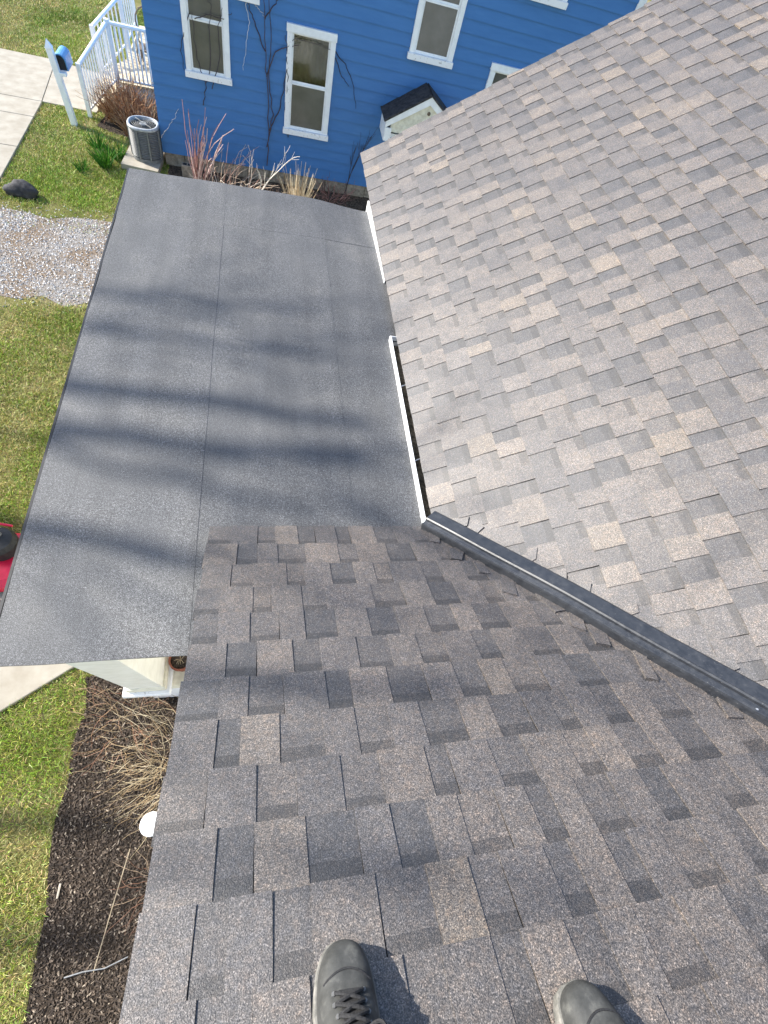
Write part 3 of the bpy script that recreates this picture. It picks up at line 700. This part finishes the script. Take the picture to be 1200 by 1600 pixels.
# porch at the side of the blue house: deck boards, steps, railings
deck = box('side_porch', -2.86, -1.86, 13.02, 16.2, 0.0, 0.30, M['white_worn'], bh)
x = -2.88
while x < -1.87:
    box('deck_board', x, min(x + .135, -1.85), 12.98, 16.2, .302, .335, M['tan_wood'], deck); x += .142
for i in range(2):
    o = prism([(-3.20 + .2 * i, 12.32 + .36 * i), (-2.95 + .2 * i, 12.98), (-2.90, 14.6), (-3.36 + .2 * i, 14.0)], .0 , .11 * (i + 1), 'step', M['tan_wood'], deck)
def railing(p0, p1, balusters, base0, base1, posts):
    p0 = np.array(p0); p1 = np.array(p1); L = np.linalg.norm(p1 - p0)
    r = MB().tube([p0, p1], .034, .034, 8).build('handrail', M['white'], deck)
    d = (p1 - p0)
    lo0 = np.array([p0[0], p0[1], base0 + .09]); lo1 = np.array([p1[0], p1[1], base1 + .09])
    MB().tube([lo0, lo1], .02, .02, 6).build('bottom_rail', M['white'], deck)
    for i in range(balusters):
        t = (i + .5) / balusters; a = lo0 + (lo1 - lo0) * t; b = p0 + d * t
        MB().box(a[0] - .013, a[0] + .013, a[1] - .013, a[1] + .013, a[2], b[2] - .02).build('baluster', M['white'], deck)
    for q, zb in posts:
        MB().box(q[0] - .035, q[0] + .035, q[1] - .035, q[1] + .035, zb, q[2] + .03).build('post', M['white'], deck)
railing((-3.30, 12.06, .80), (-2.86, 12.88, 1.25), 14, .02, .33, [((-3.30, 12.06, .80), 0), ((-2.86, 12.88, 1.27), 0)])
railing((-2.86, 12.88, 1.25), (-1.87, 12.88, 1.25), 13, .33, .33, [])
railing((-3.38, 13.9, .82), (-2.93, 14.75, 1.15), 8, .02, .33, [((-3.38, 13.9, .82), 0), ((-2.93, 14.75, 1.2), 0)])
railing((-2.93, 14.75, 1.15), (-2.93, 16.1, 1.15), 6, .33, .33, [((-2.93, 16.1, 1.2), 0)])
chair = empty('porch_chair', (-2.35, 14.0, .335), 'brown curled metal chair on the blue house porch', 'chair')
mb = MB()
for s in (-1, 1):
    pts = [(-2.35 + s * .22, 14.0 + .22 * math.cos(t), .56 + .2 * math.sin(t)) for t in np.linspace(0, 6.28, 15)]
    MB().tube(pts, .013, .013, 6).build('side_loop', M['brown_metal'], chair)
MB().box(-2.57, -2.13, 13.82, 14.2, .62, .65).build('seat', M['brown_metal'], chair)
pts = [(-2.35 + .24 * math.cos(t), 14.22, .98 + .25 * math.sin(t)) for t in np.linspace(-.6, 3.74, 15)]
MB().tube(pts, .014, .014, 6).build('back_hoop', M['brown_metal'], chair)
for s in (-1, 1):
    for yy in (13.85, 14.18): MB().tube([(-2.35 + s * .2, yy, .336), (-2.35 + s * .19, yy, .63)], .012, .012, 6).build('leg', M['brown_metal'], chair)

# ================================================================== THINGS IN THE GARDEN
mx, my = -3.50, 11.64
mail = empty('mailbox', (mx, my, 0), 'blue mailbox on a tall pointed white post by the walk', 'mailbox')
o = box('post', mx - .05, mx + .05, my - .05, my + .05, -.02, 1.12, M['white'], mail); bevel(o, .006)
mesh('post_point', [(mx - .056, my - .056, 1.121), (mx + .056, my - .056, 1.121), (mx + .056, my + .056, 1.121), (mx - .056, my + .056, 1.121), (mx, my, 1.24)],
     [(3, 2, 1, 0), (0, 1, 4), (1, 2, 4), (2, 3, 4), (3, 0, 4)], M['white'], mail)
def arch(w2, h, n=10): return [(-w2, 0)] + [(-w2 * math.cos(math.pi * i / n), h - w2 + w2 * math.sin(math.pi * i / n)) for i in range(n + 1)] + [(w2, 0)]
A = arch(.095, .23); m = len(A); bz = .80
by0, by1 = my + .056, my + .44; bx = mx + .085
V = [(bx + a, y, bz + b) for y in (by0, by1) for a, b in A]
mesh('mailbox_body', V, [(i, (i + 1) % m, m + (i + 1) % m, m + i) for i in range(m)] + [tuple(range(m))[::-1], tuple(range(m, 2 * m))], M['mail_blue'], mail)
A2 = arch(.078, .20); m2 = len(A2)
V = [(bx + a, y, bz + .012 + b) for y in (by0 - .006, by0 - .001) for a, b in A2]
mesh('mailbox_mouth_shade', V, [(i, (i + 1) % m2, m2 + (i + 1) % m2, m2 + i) for i in range(m2)] + [tuple(range(m2))[::-1], tuple(range(m2, 2 * m2))], M['dark'], mail)  # dark plate stands in for the shade inside the open mailbox front
box('bracket', mx + .05, bx + .06, my - .05, my + .05, bz - .05, bz - .002, M['white'], mail)

mail.rotation_euler = (0, -0.075, 0)
ax, ay = -2.09, 10.70
pad = prism([(-2.50, 10.30), (-1.88, 10.22), (-1.84, 11.05), (-2.44, 11.08)], 0, .11, 'equipment_pad', M['concrete']); tag(pad, 'pale concrete pad under the air conditioner', 'pad', kind='structure')
ac = empty('air_conditioner', (ax, ay, .11), 'round grey air conditioning unit beside the blue house corner', 'air conditioner')
def rsq(r, k=2.5, n=36):
    out = []
    for i in range(n):
        t = 2 * math.pi * i / n; c, s = math.cos(t), math.sin(t); q = (abs(c) ** k + abs(s) ** k) ** (-1 / k); out.append((r * q * c, r * q * s))
    return out
def ring_loft(rings, name, mat, parent, cx, cy, capb=True, capt=False, smooth=False):
    V = []; n = 36
    for r, zz in rings: V += [(cx + a, cy + b, zz) for a, b in rsq(r)]
    F = [(i * n + k, i * n + (k + 1) % n, (i + 1) * n + (k + 1) % n, (i + 1) * n + k) for i in range(len(rings) - 1) for k in range(n)]
    if capt: F.append(tuple(range((len(rings) - 1) * n, len(rings) * n)))
    return mesh(name, V, F, mat, parent, smooth=smooth)
ring_loft([(.225, .112), (.225, .16), (.22, .17), (.235, .18), (.235, .60)], 'coil_core', M['grey_plastic'], ac, ax, ay, capt=False)
ring_loft([(.25, .112), (.25, .165), (.22, .168)], 'base_pan', M['ac'], ac, ax, ay)
gr = MB()
for zz in np.arange(.19, .60, .026):
    P = [(ax + a, ay + b, zz) for a, b in rsq(.246)]; gr.tube(P + [P[0]], .0075, .0075, 4, cap=False)
gr.build('side_louvres', M['ac'], ac)
for i in (2, 7, 11, 16, 20, 25, 29, 34):
    a, b = rsq(.252)[i]; MB().box(ax + a - .012, ax + a + .012, ay + b - .012, ay + b + .012, .16, .605).build('corner_rib', M['ac'], ac)
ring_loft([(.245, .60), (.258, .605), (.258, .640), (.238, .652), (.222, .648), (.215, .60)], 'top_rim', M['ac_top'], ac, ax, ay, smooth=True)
MB().lathe(ax, ay, [(.20, .60), (.0, .595)], 30).build('fan_well', M['dark'], ac)
gd = MB()
for r in (.05, .085, .12, .155, .19): gd.tube([(ax + r * math.cos(t), ay + r * math.sin(t), .648) for t in np.linspace(0, 6.2832, 29)], .0028, .0028, 4, cap=False)
for t in np.arange(0, 6.28, .785): gd.tube([(ax, ay, .648), (ax + .205 * math.cos(t), ay + .205 * math.sin(t), .65)], .003, .003, 4)
gd.build('fan_guard', M['ac'], ac)
MB().lathe(ax, ay, [(0, .642), (.055, .640), (.06, .628), (.0, .62)], 18).build('motor_cap', M['ac_top'], ac)

def lump(name, c, size, mat, label, cat, seed):
    r2 = random.Random(seed); bm = bmesh.new(); bmesh.ops.create_icosphere(bm, subdivisions=3, radius=1)
    ph = [r2.uniform(0, 6) for _ in range(6)]
    V = []
    for q in bm.verts:
        p = np.array(q.co); k = 1 + .16 * math.sin(3 * p[0] + ph[0]) * math.sin(2.5 * p[1] + ph[1]) + .10 * math.sin(6 * p[2] + 4 * p[0] + ph[2]) + .05 * math.sin(11 * p[1] + 8 * p[0] + ph[3])
        V.append(p * k * np.array(size) + np.array(c) + np.array([0, 0, size[2] * .55]))
    F = [tuple(x.index for x in q.verts) for q in bm.faces]; bm.free()
    V = np.array(V); V[:, 2] = np.maximum(V[:, 2], -.01)
    return tag(mesh(name, V, F, mat, smooth=True), label, cat)
lump('boulder', (-3.77, 9.03, 0), (.245, .13, .13), M['rock'], 'black rounded boulder at the corner of the walk', 'rock', 4)
cb = empty('concrete_block', (-1.39, 10.46, 0), 'tan concrete block standing by the dry canes', 'block')
bevel(box('block_body', -1.49, -1.29, 10.40, 10.53, .006, .20, M['stone'], cb), .008)
box('cell', -1.465, -1.40, 10.43, 10.50, .2005, .203, M['dark'], cb); box('cell', -1.38, -1.315, 10.43, 10.50, .2005, .203, M['dark'], cb)

# ---- stems
def stem(p, d, L, bend, n=6, wig=.12):
    p = np.array(p, float); d = np.array(d, float); d /= np.linalg.norm(d); out = [p.copy()]
    for i in range(n):
        d = d + np.array(bend) / n + rng.uniform(-wig, wig, 3); d /= np.linalg.norm(d); p = p + d * L / n
        p[2] = max(p[2], .008); out.append(p.copy())
    return out
def clump(name, c, n, L, spread, cols, r, label, cat, bend=(0, 0, -.6), lean=(0, 0, 0), base=.05, wig=.12, group=None):
    e = empty(name, (c[0], c[1], c[2] if len(c) > 2 else 0), label, cat, group); mb = MB()
    for i in range(n):
        a = random.uniform(0, 6.283); s = spread * math.sqrt(random.random())
        p = (c[0] + base * math.cos(a) * random.random(), c[1] + base * math.sin(a) * random.random(), e.location[2])
        d = (math.cos(a) * s + lean[0], math.sin(a) * s + lean[1], 1 + lean[2])
        cc = np.array(random.choice(cols)) * random.uniform(.75, 1.2)
        mb.tube(stem(p, d, L * random.uniform(.55, 1.1), np.array(bend) + np.array([lean[0], lean[1], 0]) * .6, 6, wig), r * random.uniform(.7, 1.2), r * .4, 3, cc)
    mb.build('stems', M['plant'], e); return e
STRAW = [(0.46, 0.38, 0.24), (0.36, 0.27, 0.16), (0.26, 0.18, 0.10), (0.50, 0.43, 0.30)]
REDBR = [(0.20, 0.10, 0.06), (0.30, 0.18, 0.12), (0.16, 0.08, 0.06), (0.38, 0.24, 0.16)]
clump('dried_grass', (-0.80, 0.60), 150, .55, 2.2, STRAW, .0022, 'biggest heap of dried straw grass by the roof rake', 'dry grass', bend=(-.3, -.1, -1.5), lean=(-.5, -.1, 0), base=.34, wig=.5)
clump('dried_grass', (-1.22, 0.92), 100, .42, 1.3, STRAW[1:3] + REDBR[:2], .0024, 'dried grass patch in front of the white porch column', 'dry grass', bend=(-.2, -.1, -1.4), lean=(-.2, 0, 0), base=.32, wig=.5)
clump('dried_grass', (-0.84, 0.36), 70, .42, 1.8, STRAW, .0022, 'dried grass tuft just above the white lid', 'dry grass', bend=(-.8, -.1, -1.2), lean=(-.7, -.05, 0), base=.24, wig=.45)
clump('dried_stalks', (-0.80, -0.35), 34, .34, 1.6, [(0.16, 0.08, 0.05), (0.22, 0.12, 0.08), (0.30, 0.22, 0.15)], .0024, 'reddish dry stalks at the roof edge below the white lid', 'dry stalks', bend=(-.4, -.1, -1.0), lean=(-.35, -.1, 0), base=.2, wig=.45)
def loose(name, pts, r, col, label, cat):
    return tag(MB().tube(pts, r, r * .8, 5, col).build(name, M['plant']), label, cat)
loose('long_stick', [(-0.99, -.08, .10), (-1.07, -.42, .06), (-1.15, -.80, .03)], .0042, (.32, .26, .18), 'long straight tan stick slanting across the mulch bed', 'stick')
loose('grey_twig', [(-1.34, -.80, .02), (-1.22, -.785, .035), (-1.08, -.79, .03), (-.93, -.75, .03)], .005, (.20, .205, .21), 'grey twig lying crosswise at the foot of the stick', 'twig')
loose('pale_splinter', [(-1.47, -.24, .02), (-1.475, -.33, .02)], .008, (.45, .40, .33), 'pale wood splinter near the lawn edge of the bed', 'splinter')
lid = empty('plastic_lid', (-.86, .07, 0), 'round white plastic lid in the mulch at the roof edge', 'lid')
MB().lathe(-.86, .07, [(0, .065), (.075, .065), (.088, .058), (.09, .03), (.084, .028), (.08, .05), (0, .055)], 30).build('disc', M['white_plastic'], lid, True)
MB().lathe(-.86, .07, [(.0, .004), (.05, .004), (.05, .05), (0, .05)], 20).build('stem', M['grey_plastic'], lid)

# plants at the foot of the blue wall
def at(px, py, y): q = on_y(px, py, y); return q
q = at(308, 268, 9.95); t = at(312, 150, 9.95)
clump('dry_canes', (q[0], 9.95), 34, t[2] * .86, .20, [(0.40, 0.24, 0.22), (0.55, 0.40, 0.36), (0.26, 0.14, 0.12)], .011, 'tall reddish bare canes rising in front of the blue wall', 'canes', bend=(.25, 0, -.25), wig=.16, base=.10)
q = at(350, 280, 9.75); t = at(350, 232, 9.75)
clump('dry_canes', (q[0] + .1, 9.75), 80, t[2] * 1.15, .75, [(0.50, 0.38, 0.28), (0.34, 0.20, 0.15), (0.58, 0.50, 0.42)], .0065, 'low tangled tan canes right of the tall reddish canes', 'canes', bend=(.4, 0, -.8), wig=.34, base=.30)
q = at(466, 300, 9.35); t = at(466, 272, 9.35)
clump('straw_tuft', (q[0], 9.35), 150, t[2] * 1.05, .34, [(0.60, 0.48, 0.32), (0.68, 0.58, 0.42), (0.42, 0.31, 0.19)], .006, 'fan shaped straw tuft under the tall middle window', 'straw tuft', base=.07, wig=.06, bend=(0, 0, -.1))
clump('dry_canes', (1.25, 10.45), 70, .42, .9, [(0.30, 0.14, 0.11), (0.36, 0.19, 0.15), (0.18, 0.10, 0.08)], .006, 'dark red twiggy canes at the right end of the bed', 'canes', bend=(0, 0, -.5), wig=.28, base=.35)
q = at(440, 270, 9.6)
clump('dry_canes', (q[0], 9.6), 40, .62, .8, [(0.30, 0.18, 0.13), (0.42, 0.32, 0.24)], .005, 'sparse brown canes between the leaning sapling and the low tangle', 'canes', bend=(0, 0, -.5), wig=.3, base=.25)
def twig_tree(name, p, d, L, r, depth, col, label, cat, sp=.55, grow=3):
    e = empty(name, tuple(p), label, cat); mb = MB()
    def go(p, d, L, r, k):
        pts = stem(p, d, L, (0, 0, 0), 4, .16); mb.tube(pts, r, r * .65, 5, np.array(col) * random.uniform(.85, 1.15))
        if k == 0: return
        for i in range(grow):
            q = pts[-1] if i == 0 else pts[random.choice([2, 3])]
            dd = (pts[-1] - pts[0]); dd = dd / np.linalg.norm(dd) + rng.uniform(-sp, sp, 3) + np.array([0, -.05, .1])
            go(q, dd, L * random.uniform(.45, .7), r * .62, k - 1)
    go(np.array(p, float), np.array(d, float), L, r, depth); mb.build('twigs', M['plant'], e); return e
q = at(385, 296, 9.6); t = at(450, 232, 9.6)
twig_tree('bare_sapling', (q[0], 9.6, 0), (t[0] - q[0], 0, t[2]), float(np.hypot(t[0] - q[0], t[2])) * .56, .013, 3, (.60, .56, .50), 'pale leaning bare sapling left of the straw tuft', 'sapling', .45)
q = at(380, 290, 9.7)
twig_tree('bare_sapling', (q[0], 9.7, 0), (.25, 0, 1), .55, .009, 2, (.56, .48, .40), 'thin pale upright twig between canes and leaning sapling', 'sapling')
twig_tree('dark_weed', (1.55, 10.60, 0), (.05, 0, 1), .62, .011, 3, (.05, .045, .05), 'dark upright dead weed against the blue wall', 'weed', .35)
# climbing vines on the wall
def wallpt(px, py, o=.03): q = on_y(px, py, YW - .022 - o); return q
def vine(name, paths, r, col, label):
    e = empty(name, tuple(wallpt(*paths[0][0])), label, 'vine')
    for pth in paths:
        P = []
        for (a, b) in zip(pth[:-1], pth[1:]):
            for i in range(5):
                t = i / 5; q = wallpt(a[0] + (b[0] - a[0]) * t + random.uniform(-1.6, 1.6), a[1] + (b[1] - a[1]) * t + random.uniform(-1, 1), .016 + random.uniform(0, .02)); P.append(q)
        P.append(wallpt(*pth[-1])); MB().tube(P, r, r * .5, 5, np.array(col) * random.uniform(.8, 1.2)).build('vine_stem', M['plant'], e)
vine('climbing_vine', [[(418, 258), (420, 200), (416, 120), (413, 60), (412, 0)], [(418, 230), (426, 180), (420, 120), (424, 60), (418, -20)], [(416, 120), (430, 80), (446, 74), (470, 70)],
     [(414, 80), (400, 40), (388, 10), (384, -20)], [(421, 205), (436, 170), (444, 140), (449, 90), (446, 55)], [(413, 30), (428, 10), (440, -10)]], .010, (.07, .055, .065), 'dark vine climbing the blue wall between two windows')
vine('climbing_vine', [[(318, 165), (322, 130), (330, 100), (326, 50), (330, 10), (320, -10)], [(322, 128), (310, 100), (303, 60), (300, 20)], [(330, 140), (345, 90), (340, 40), (352, 0)],
     [(305, 30), (325, 22), (350, 30), (362, 20)], [(296, 20), (286, 50), (283, 80), (288, 110)]], .0075, (.05, .042, .045), 'thin dark vine crossing the leftmost window')
vine('climbing_vine', [[(449, 215), (446, 170), (450, 120), (448, 75), (460, 60), (500, 70), (522, 80)], [(470, 215), (462, 205), (447, 200)], [(522, 78), (540, 100), (552, 130), (556, 170)], [(524, 90), (535, 120), (545, 135)]], .008, (.05, .045, .05), 'thin vine edging the tall middle window')
vine('pale_tendril', [[(382, 0), (388, 20), (389, 45), (384, 80), (380, 110)], [(394, 4), (404, 12), (414, 26)], [(252, 215), (262, 200), (272, 185), (279, 170)]], .006, (.62, .62, .64), 'pale dead tendril hanging high on the blue wall')

# dead shrub by the porch steps, green bulbs in the lawn
sh = empty('dead_shrub', (-2.62, 12.2, 0), 'rusty brown dead shrub beside the white porch railing', 'shrub')
mb = MB()
for cx, cy, hh in ((-2.9, 12.1, .62), (-2.6, 12.0, .75), (-2.35, 11.85, .66), (-2.15, 11.6, .55), (-2.75, 12.45, .7), (-2.3, 12.3, .7), (-2.5, 11.65, .45)):
    for i in range(150):
        a = random.uniform(0, 6.283); s = .8 * math.sqrt(random.random())
        cc = np.array(random.choice([(0.32, 0.16, 0.08), (0.44, 0.25, 0.12), (0.20, 0.09, 0.05), (0.50, 0.34, 0.20)])) * random.uniform(.8, 1.15)
        mb.tube(stem((cx + random.uniform(-.1, .1), cy + random.uniform(-.1, .1), 0), (math.cos(a) * s, math.sin(a) * s, 1), hh * random.uniform(.6, 1.1), (0, 0, -.3), 5, .2), .006, .003, 3, cc)
mb.build('twigs', M['plant'], sh)
for i, (px, py, lab) in enumerate(((152, 232, 'green bulb leaves halfway between mailbox and air conditioner'), (166, 262, 'largest green bulb clump near the flat roof corner'), (185, 250, 'green bulb clump next to the air conditioner pad'), (130, 268, 'small green clump left of the largest bulb clump'))):
    c = on_z(px, py, 0)
    clump('bulb_plant', (c[0], c[1]), (60, 110, 70, 45)[i], (.26, .34, .28, .2)[i], .55, [(0.05, 0.17, 0.015), (0.09, 0.24, 0.02), (0.035, 0.12, 0.02)], .008, lab, 'plant', bend=(0, 0, -.4), base=.10, wig=.08, group='bulb clumps in the far lawn')

# red machine at the left edge of the frame
wx, wy = -2.44, 2.43
mo = empty('yard_machine', (wx, wy, 0), 'red yard machine with black engine beside the flat roof edge', 'machine')
D = [(-.30, -.22), (.12, -.24), (.27, -.15), (.30, 0), (.27, .15), (.12, .24), (-.30, .22)]
def dk(s, zz): return [(wx + .02 + y * s * 1.0, wy - x * s, zz) for x, y in D]
V = dk(1.0, .09) + dk(1.0, .17) + dk(.82, .235) + dk(.5, .245); n = 7
mesh('deck', V, [(i * n + k, i * n + (k + 1) % n, (i + 1) * n + (k + 1) % n, (i + 1) * n + k) for i in range(3) for k in range(n)] + [tuple(range(3 * n, 4 * n))], M['red'], mo)
MB().lathe(wx + .02, wy + .10, [(.0, .24), (.15, .24), (.155, .36), (.13, .41), (.05, .425), (0, .425)], 24).build('engine', M['rubber'], mo)
MB().lathe(wx + .03, wy + .14, [(.0, .455), (.03, .455), (.035, .42), (.035, .40)], 16).build('fuel_cap', M['grey_plastic'], mo)
MB().lathe(wx + .0, wy + .07, [(.0, .445), (.016, .445), (.018, .40)], 12).build('primer_button', M['mail_blue'], mo)
MB().tube([(wx - .18, wy + .22, .30), (wx - .02, wy + .27, .42), (wx + .12, wy + .25, .40)], .016, .012, 8).build('red_bar', M['red'], mo)
for a, b in ((-.22, -.22), (.24, -.22), (-.22, .26), (.24, .26)):
    wh = MB().tube([(wx + a - .025, wy + b, .095), (wx + a + .025, wy + b, .095)], .095, .095, 20).build('wheel', M['rubber'], mo)
    MB().tube([(wx + a - .028, wy + b, .095), (wx + a + .028, wy + b, .095)], .05, .05, 14).build('hub', M['grey_plastic'], wh)
for s in (-.2, .22): MB().tube([(wx - .24, wy + s, .2), (wx - .75, wy + s, .75), (wx - .88, wy + s, .9)], .011, .011, 6).build('handle_bar', M['rubber'], mo)

# ================================================================== PERSON: boots and trousers
person = empty('person', (.42, -.5, 3.9), 'person standing on the shingles in dark grey lace up boots and dark trousers', 'person')
fA = np.array([0, math.cos(PA), -math.sin(PA)])          # downslope
def boot(toe, ang, side):
    toe = np.array(toe); n_ = nA; rgt = np.cross(fA, n_); f_ = fA * math.cos(ang) + rgt * math.sin(ang); r_ = np.cross(f_, n_)
    L = .305
    def P(s, x, z): return toe - f_ * s + r_ * x + n_ * (z + .0115)
    ss = [0.0, .006, .018, .04, .07, .10, .13, .16, .19, .22, .25, .28, .30]
    ww = [.020, .052, .078, .098, .108, .112, .110, .104, .097, .092, .090, .086, .070]
    hh = [.040, .056, .066, .073, .078, .088, .104, .124, .148, .172, .190, .200, .200]
    V = []; K = 18
    for s, wd, h in zip(ss, ww, hh):
        off = .004 * side * (s < .12)
        for k in range(K):
            t = math.pi * k / (K - 1); c, sn = math.cos(t), math.sin(t)
            ex = .62 if s < .12 else .75
            x = math.copysign(abs(c) ** .72, c) * wd / 2 * (1 if s < .14 else 1 - .18 * sn); z = .024 + (h - .024) * abs(sn) ** ex
            V.append(P(s, x + off, z))
    F = [(i * K + k, i * K + k + 1, (i + 1) * K + k + 1, (i + 1) * K + k) for i in range(len(ss) - 1) for k in range(K - 1)]
    F += [tuple(range(K)), tuple(range((len(ss) - 1) * K, len(ss) * K))[::-1]]
    b = mesh('boot', V, F, M['leather'], person, smooth=True); b['label'] = 'left dark grey boot' if side < 0 else 'right dark grey boot'
    m_ = b.modifiers.new('sub', 'SUBSURF'); m_.levels = 1; m_.render_levels = 2
    so_ = []; 
    for i, (s, wd) in enumerate(zip(ss, ww)): so_.append((s - .004 * (i < 2), (wd / 2 + .005)))
    ol = [(s, x + .004 * side * (s < .12)) for s, x in so_] + [(s, -x + .004 * side * (s < .12)) for s, x in so_[::-1]]
    V = [P(s, x, 0) for s, x in ol] + [P(s, x, .022) for s, x in ol] + [P(s + .002, x * .965, .027) for s, x in ol]; m = len(ol)
    mesh('sole', V, [(i, (i + 1) % m, m + (i + 1) % m, m + i) for i in range(m)] + [(m + i, m + (i + 1) % m, 2 * m + (i + 1) % m, 2 * m + i) for i in range(m)] + [tuple(range(m))[::-1], tuple(range(2 * m, 3 * m))], M['sole'], b)
    hz = lambda s: np.interp(s, ss, hh); wz = lambda s: np.interp(s, ss, ww)
    def surf(s, q): # q -1..1 across
        x = q * wz(s) / 2; c = min(1, abs(q)) ** (1 / .72); sn = math.sqrt(max(0, 1 - c * c)); return P(s, x + .004 * side * (s < .12), .024 + (hz(s) - .024) * sn ** .7)
    MB().tube([surf(.074 - .018 * (1 - (q / .8) ** 2), q) + n_ * .0005 for q in np.linspace(-.8, .8, 13)], .0022, .0022, 5).build('toe_seam', M['lace'], b)
    tg = [surf(s, q) + n_ * .003 for s in (.088, .12, .16, .2) for q in (-.34, 0, .34)]
    mesh('tongue', tg, [(i * 3 + k, i * 3 + k + 1, i * 3 + k + 4, i * 3 + k + 3) for i in range(3) for k in range(2)], M['lace'], b, smooth=True)
    for i in range(6):
        s = .092 + i * .017
        for q0, q1 in ((-.46, .46), (.46, -.46)):
            pts = [surf(s + .017 * t, q0 + (q1 - q0) * t) + n_ * (.006 + .006 * math.sin(math.pi * t)) for t in np.linspace(0, 1, 7)]
            MB().tube(pts, .0032, .0032, 6).build('lace', M['lace'], b)
        for q in (-.5, .5): MB().tube([surf(s, q), surf(s, q) + n_ * .005], .0038, .0034, 8).build('eyelet', M['grey_plastic'], b)
    # bow loop
    c0 = surf(.155, 0) + n_ * .014
    for sg in (-1, 1):
        pts = [c0 + r_ * sg * (.004 + .040 * math.sin(t * .5)) + f_ * (-.010 + .013 * math.sin(t)) + n_ * (.004 + .020 * math.sin(t * .5)) for t in np.linspace(0, 6.28, 15)]
        MB().tube(pts, .003, .003, 6).build('lace_loop', M['lace'], b)
    return P(.255, 0, .16)
AL = boot(PA_(0.168, (YE + .252) / math.cos(PA), 0), .05, -1)
AR = boot(PA_(0.602, (YE + .376) / math.cos(PA), 0), -.16, 1)
me = bpy.data.meshes.new('trousers')
hipL = np.array([.34, -.80, 4.78]); hipR = np.array([.52, -.82, 4.80]); pel = np.array([.43, -.82, 4.86]); wst = np.array([.43, -.82, 5.0])
kL = (AL + hipL) / 2 + np.array([-.02, .06, 0]); kR = (AR + hipR) / 2 + np.array([.04, .06, 0])
P_ = [pel, wst, hipL, kL, AL + np.array([0, -.005, .03]), AL - np.array([0, 0, .03]), hipR, kR, AR + np.array([0, -.005, .03]), AR - np.array([0, 0, .03])]
me.from_pydata([tuple(p - np.array(person.location)) for p in P_], [(0, 1), (0, 2), (2, 3), (3, 4), (4, 5), (0, 6), (6, 7), (7, 8), (8, 9)], [])
tr = bpy.data.objects.new('trousers', me); COL.objects.link(tr); tr.parent = person
sk = tr.modifiers.new('skin', 'SKIN')
for i, r in enumerate([.14, .15, .095, .075, .066, .068, .095, .075, .066, .068]):
    me.skin_vertices[0].data[i].radius = (r, r)
me.skin_vertices[0].data[0].use_root = True
sb = tr.modifiers.new('sub', 'SUBSURF'); sb.levels = 1; sb.render_levels = 2
me.materials.append(M['denim'])

# ================================================================== bare tree outside the frame whose limbs shade the roof
tree = empty('bare_tree', (-16.2, 8.9, 0), 'tall bare leafless tree standing left of the lawn', 'tree')
def lift(p, L): return np.array(p) + SUN * L
top_ = []
trunk_pts = [(-16.2, 8.9, -.1), (-16.1, 8.85, 3), (-15.8, 8.75, 6), (-15.5, 8.6, 8.5), (-15.4, 8.5, 10.2), (-15.35, 8.45, 11.6)]
MB().tube(trunk_pts, .34, .08, 10).build('trunk', M['bark'], tree, True)
shade = [  # shadow line on the roofs (two points), limb radius, distance of the ends along the sun's ray
    ((-1.6, 2.14, 2.97), (.62, 1.92, 2.97), .085, 15.2, 16.3), ((-1.6, 2.55, 2.97), (0.5, 2.44, 2.97), .035, 14.0, 15.6),
    ((-1.6, 1.80, 2.97), (0.55, 1.65, 2.97), .075, 15.4, 14.2), ((-1.6, 1.36, 2.97), (0.1, .92, 2.97), .065, 13.2, 14.8),
    ((-1.6, 2.86, 2.97), (-.2, 2.84, 2.97), .028, 14.4, 15.6), ((-1.3, .62, 3.3), (.6, .30, 3.5), .06, 15.0, 13.6),
    ((-1.2, .02, 3.6), (.5, -.14, 3.7), .035, 15.2, 14.0), ((-3.2, .45, 0), (-1.0, .05, 0), .13, 17.0, 18.4), ((-3.2, -.35, 0), (-1.0, -.65, 0), .15, 17.2, 18.4),
    ((-3.2, 4.2, 0), (-1.4, 3.8, 0), .05, 19.0, 20.0), ((-.7, 1.52, 2.97), (.7, 1.28, 2.97), .03, 14.6, 15.3)]
for i, (a, b, r, l0, l1) in enumerate(shade):
    p0 = lift(a, l0); p1 = lift(b, l1)
    z = min(p0[2], p1[2]) - 2.0; k = int(np.argmin([abs(t[2] - z) for t in trunk_pts])); root = np.array(trunk_pts[max(2, k)])
    mid = root * .45 + p0 * .55 + np.array([0, 0, -.4])
    pts = [root, mid, p0] + [p0 + (p1 - p0) * t + rng.uniform(-.03, .03, 3) for t in (.2, .4, .6, .8)] + [p1]
    lb = MB().tube(pts, r * 1.05, r * .5, 7).build('limb', M['bark'], tree)
    tw = MB()
    for j in range(6):
        q = p0 + (p1 - p0) * random.random(); d = (p1 - p0) / np.linalg.norm(p1 - p0) + rng.uniform(-.9, .9, 3) + np.array([0, 0, .3])
        P = stem(q, d, random.uniform(.6, 1.7), (0, 0, .1), 5, .18); tw.tube(P, .016, .005, 4)
        for m in range(3): tw.tube(stem(P[random.choice([2, 3, 4])], d + rng.uniform(-.8, .8, 3), random.uniform(.3, .8), (0, 0, 0), 3, .2), .008, .003, 3)
    tw.build('twigs', M['bark'], lb)
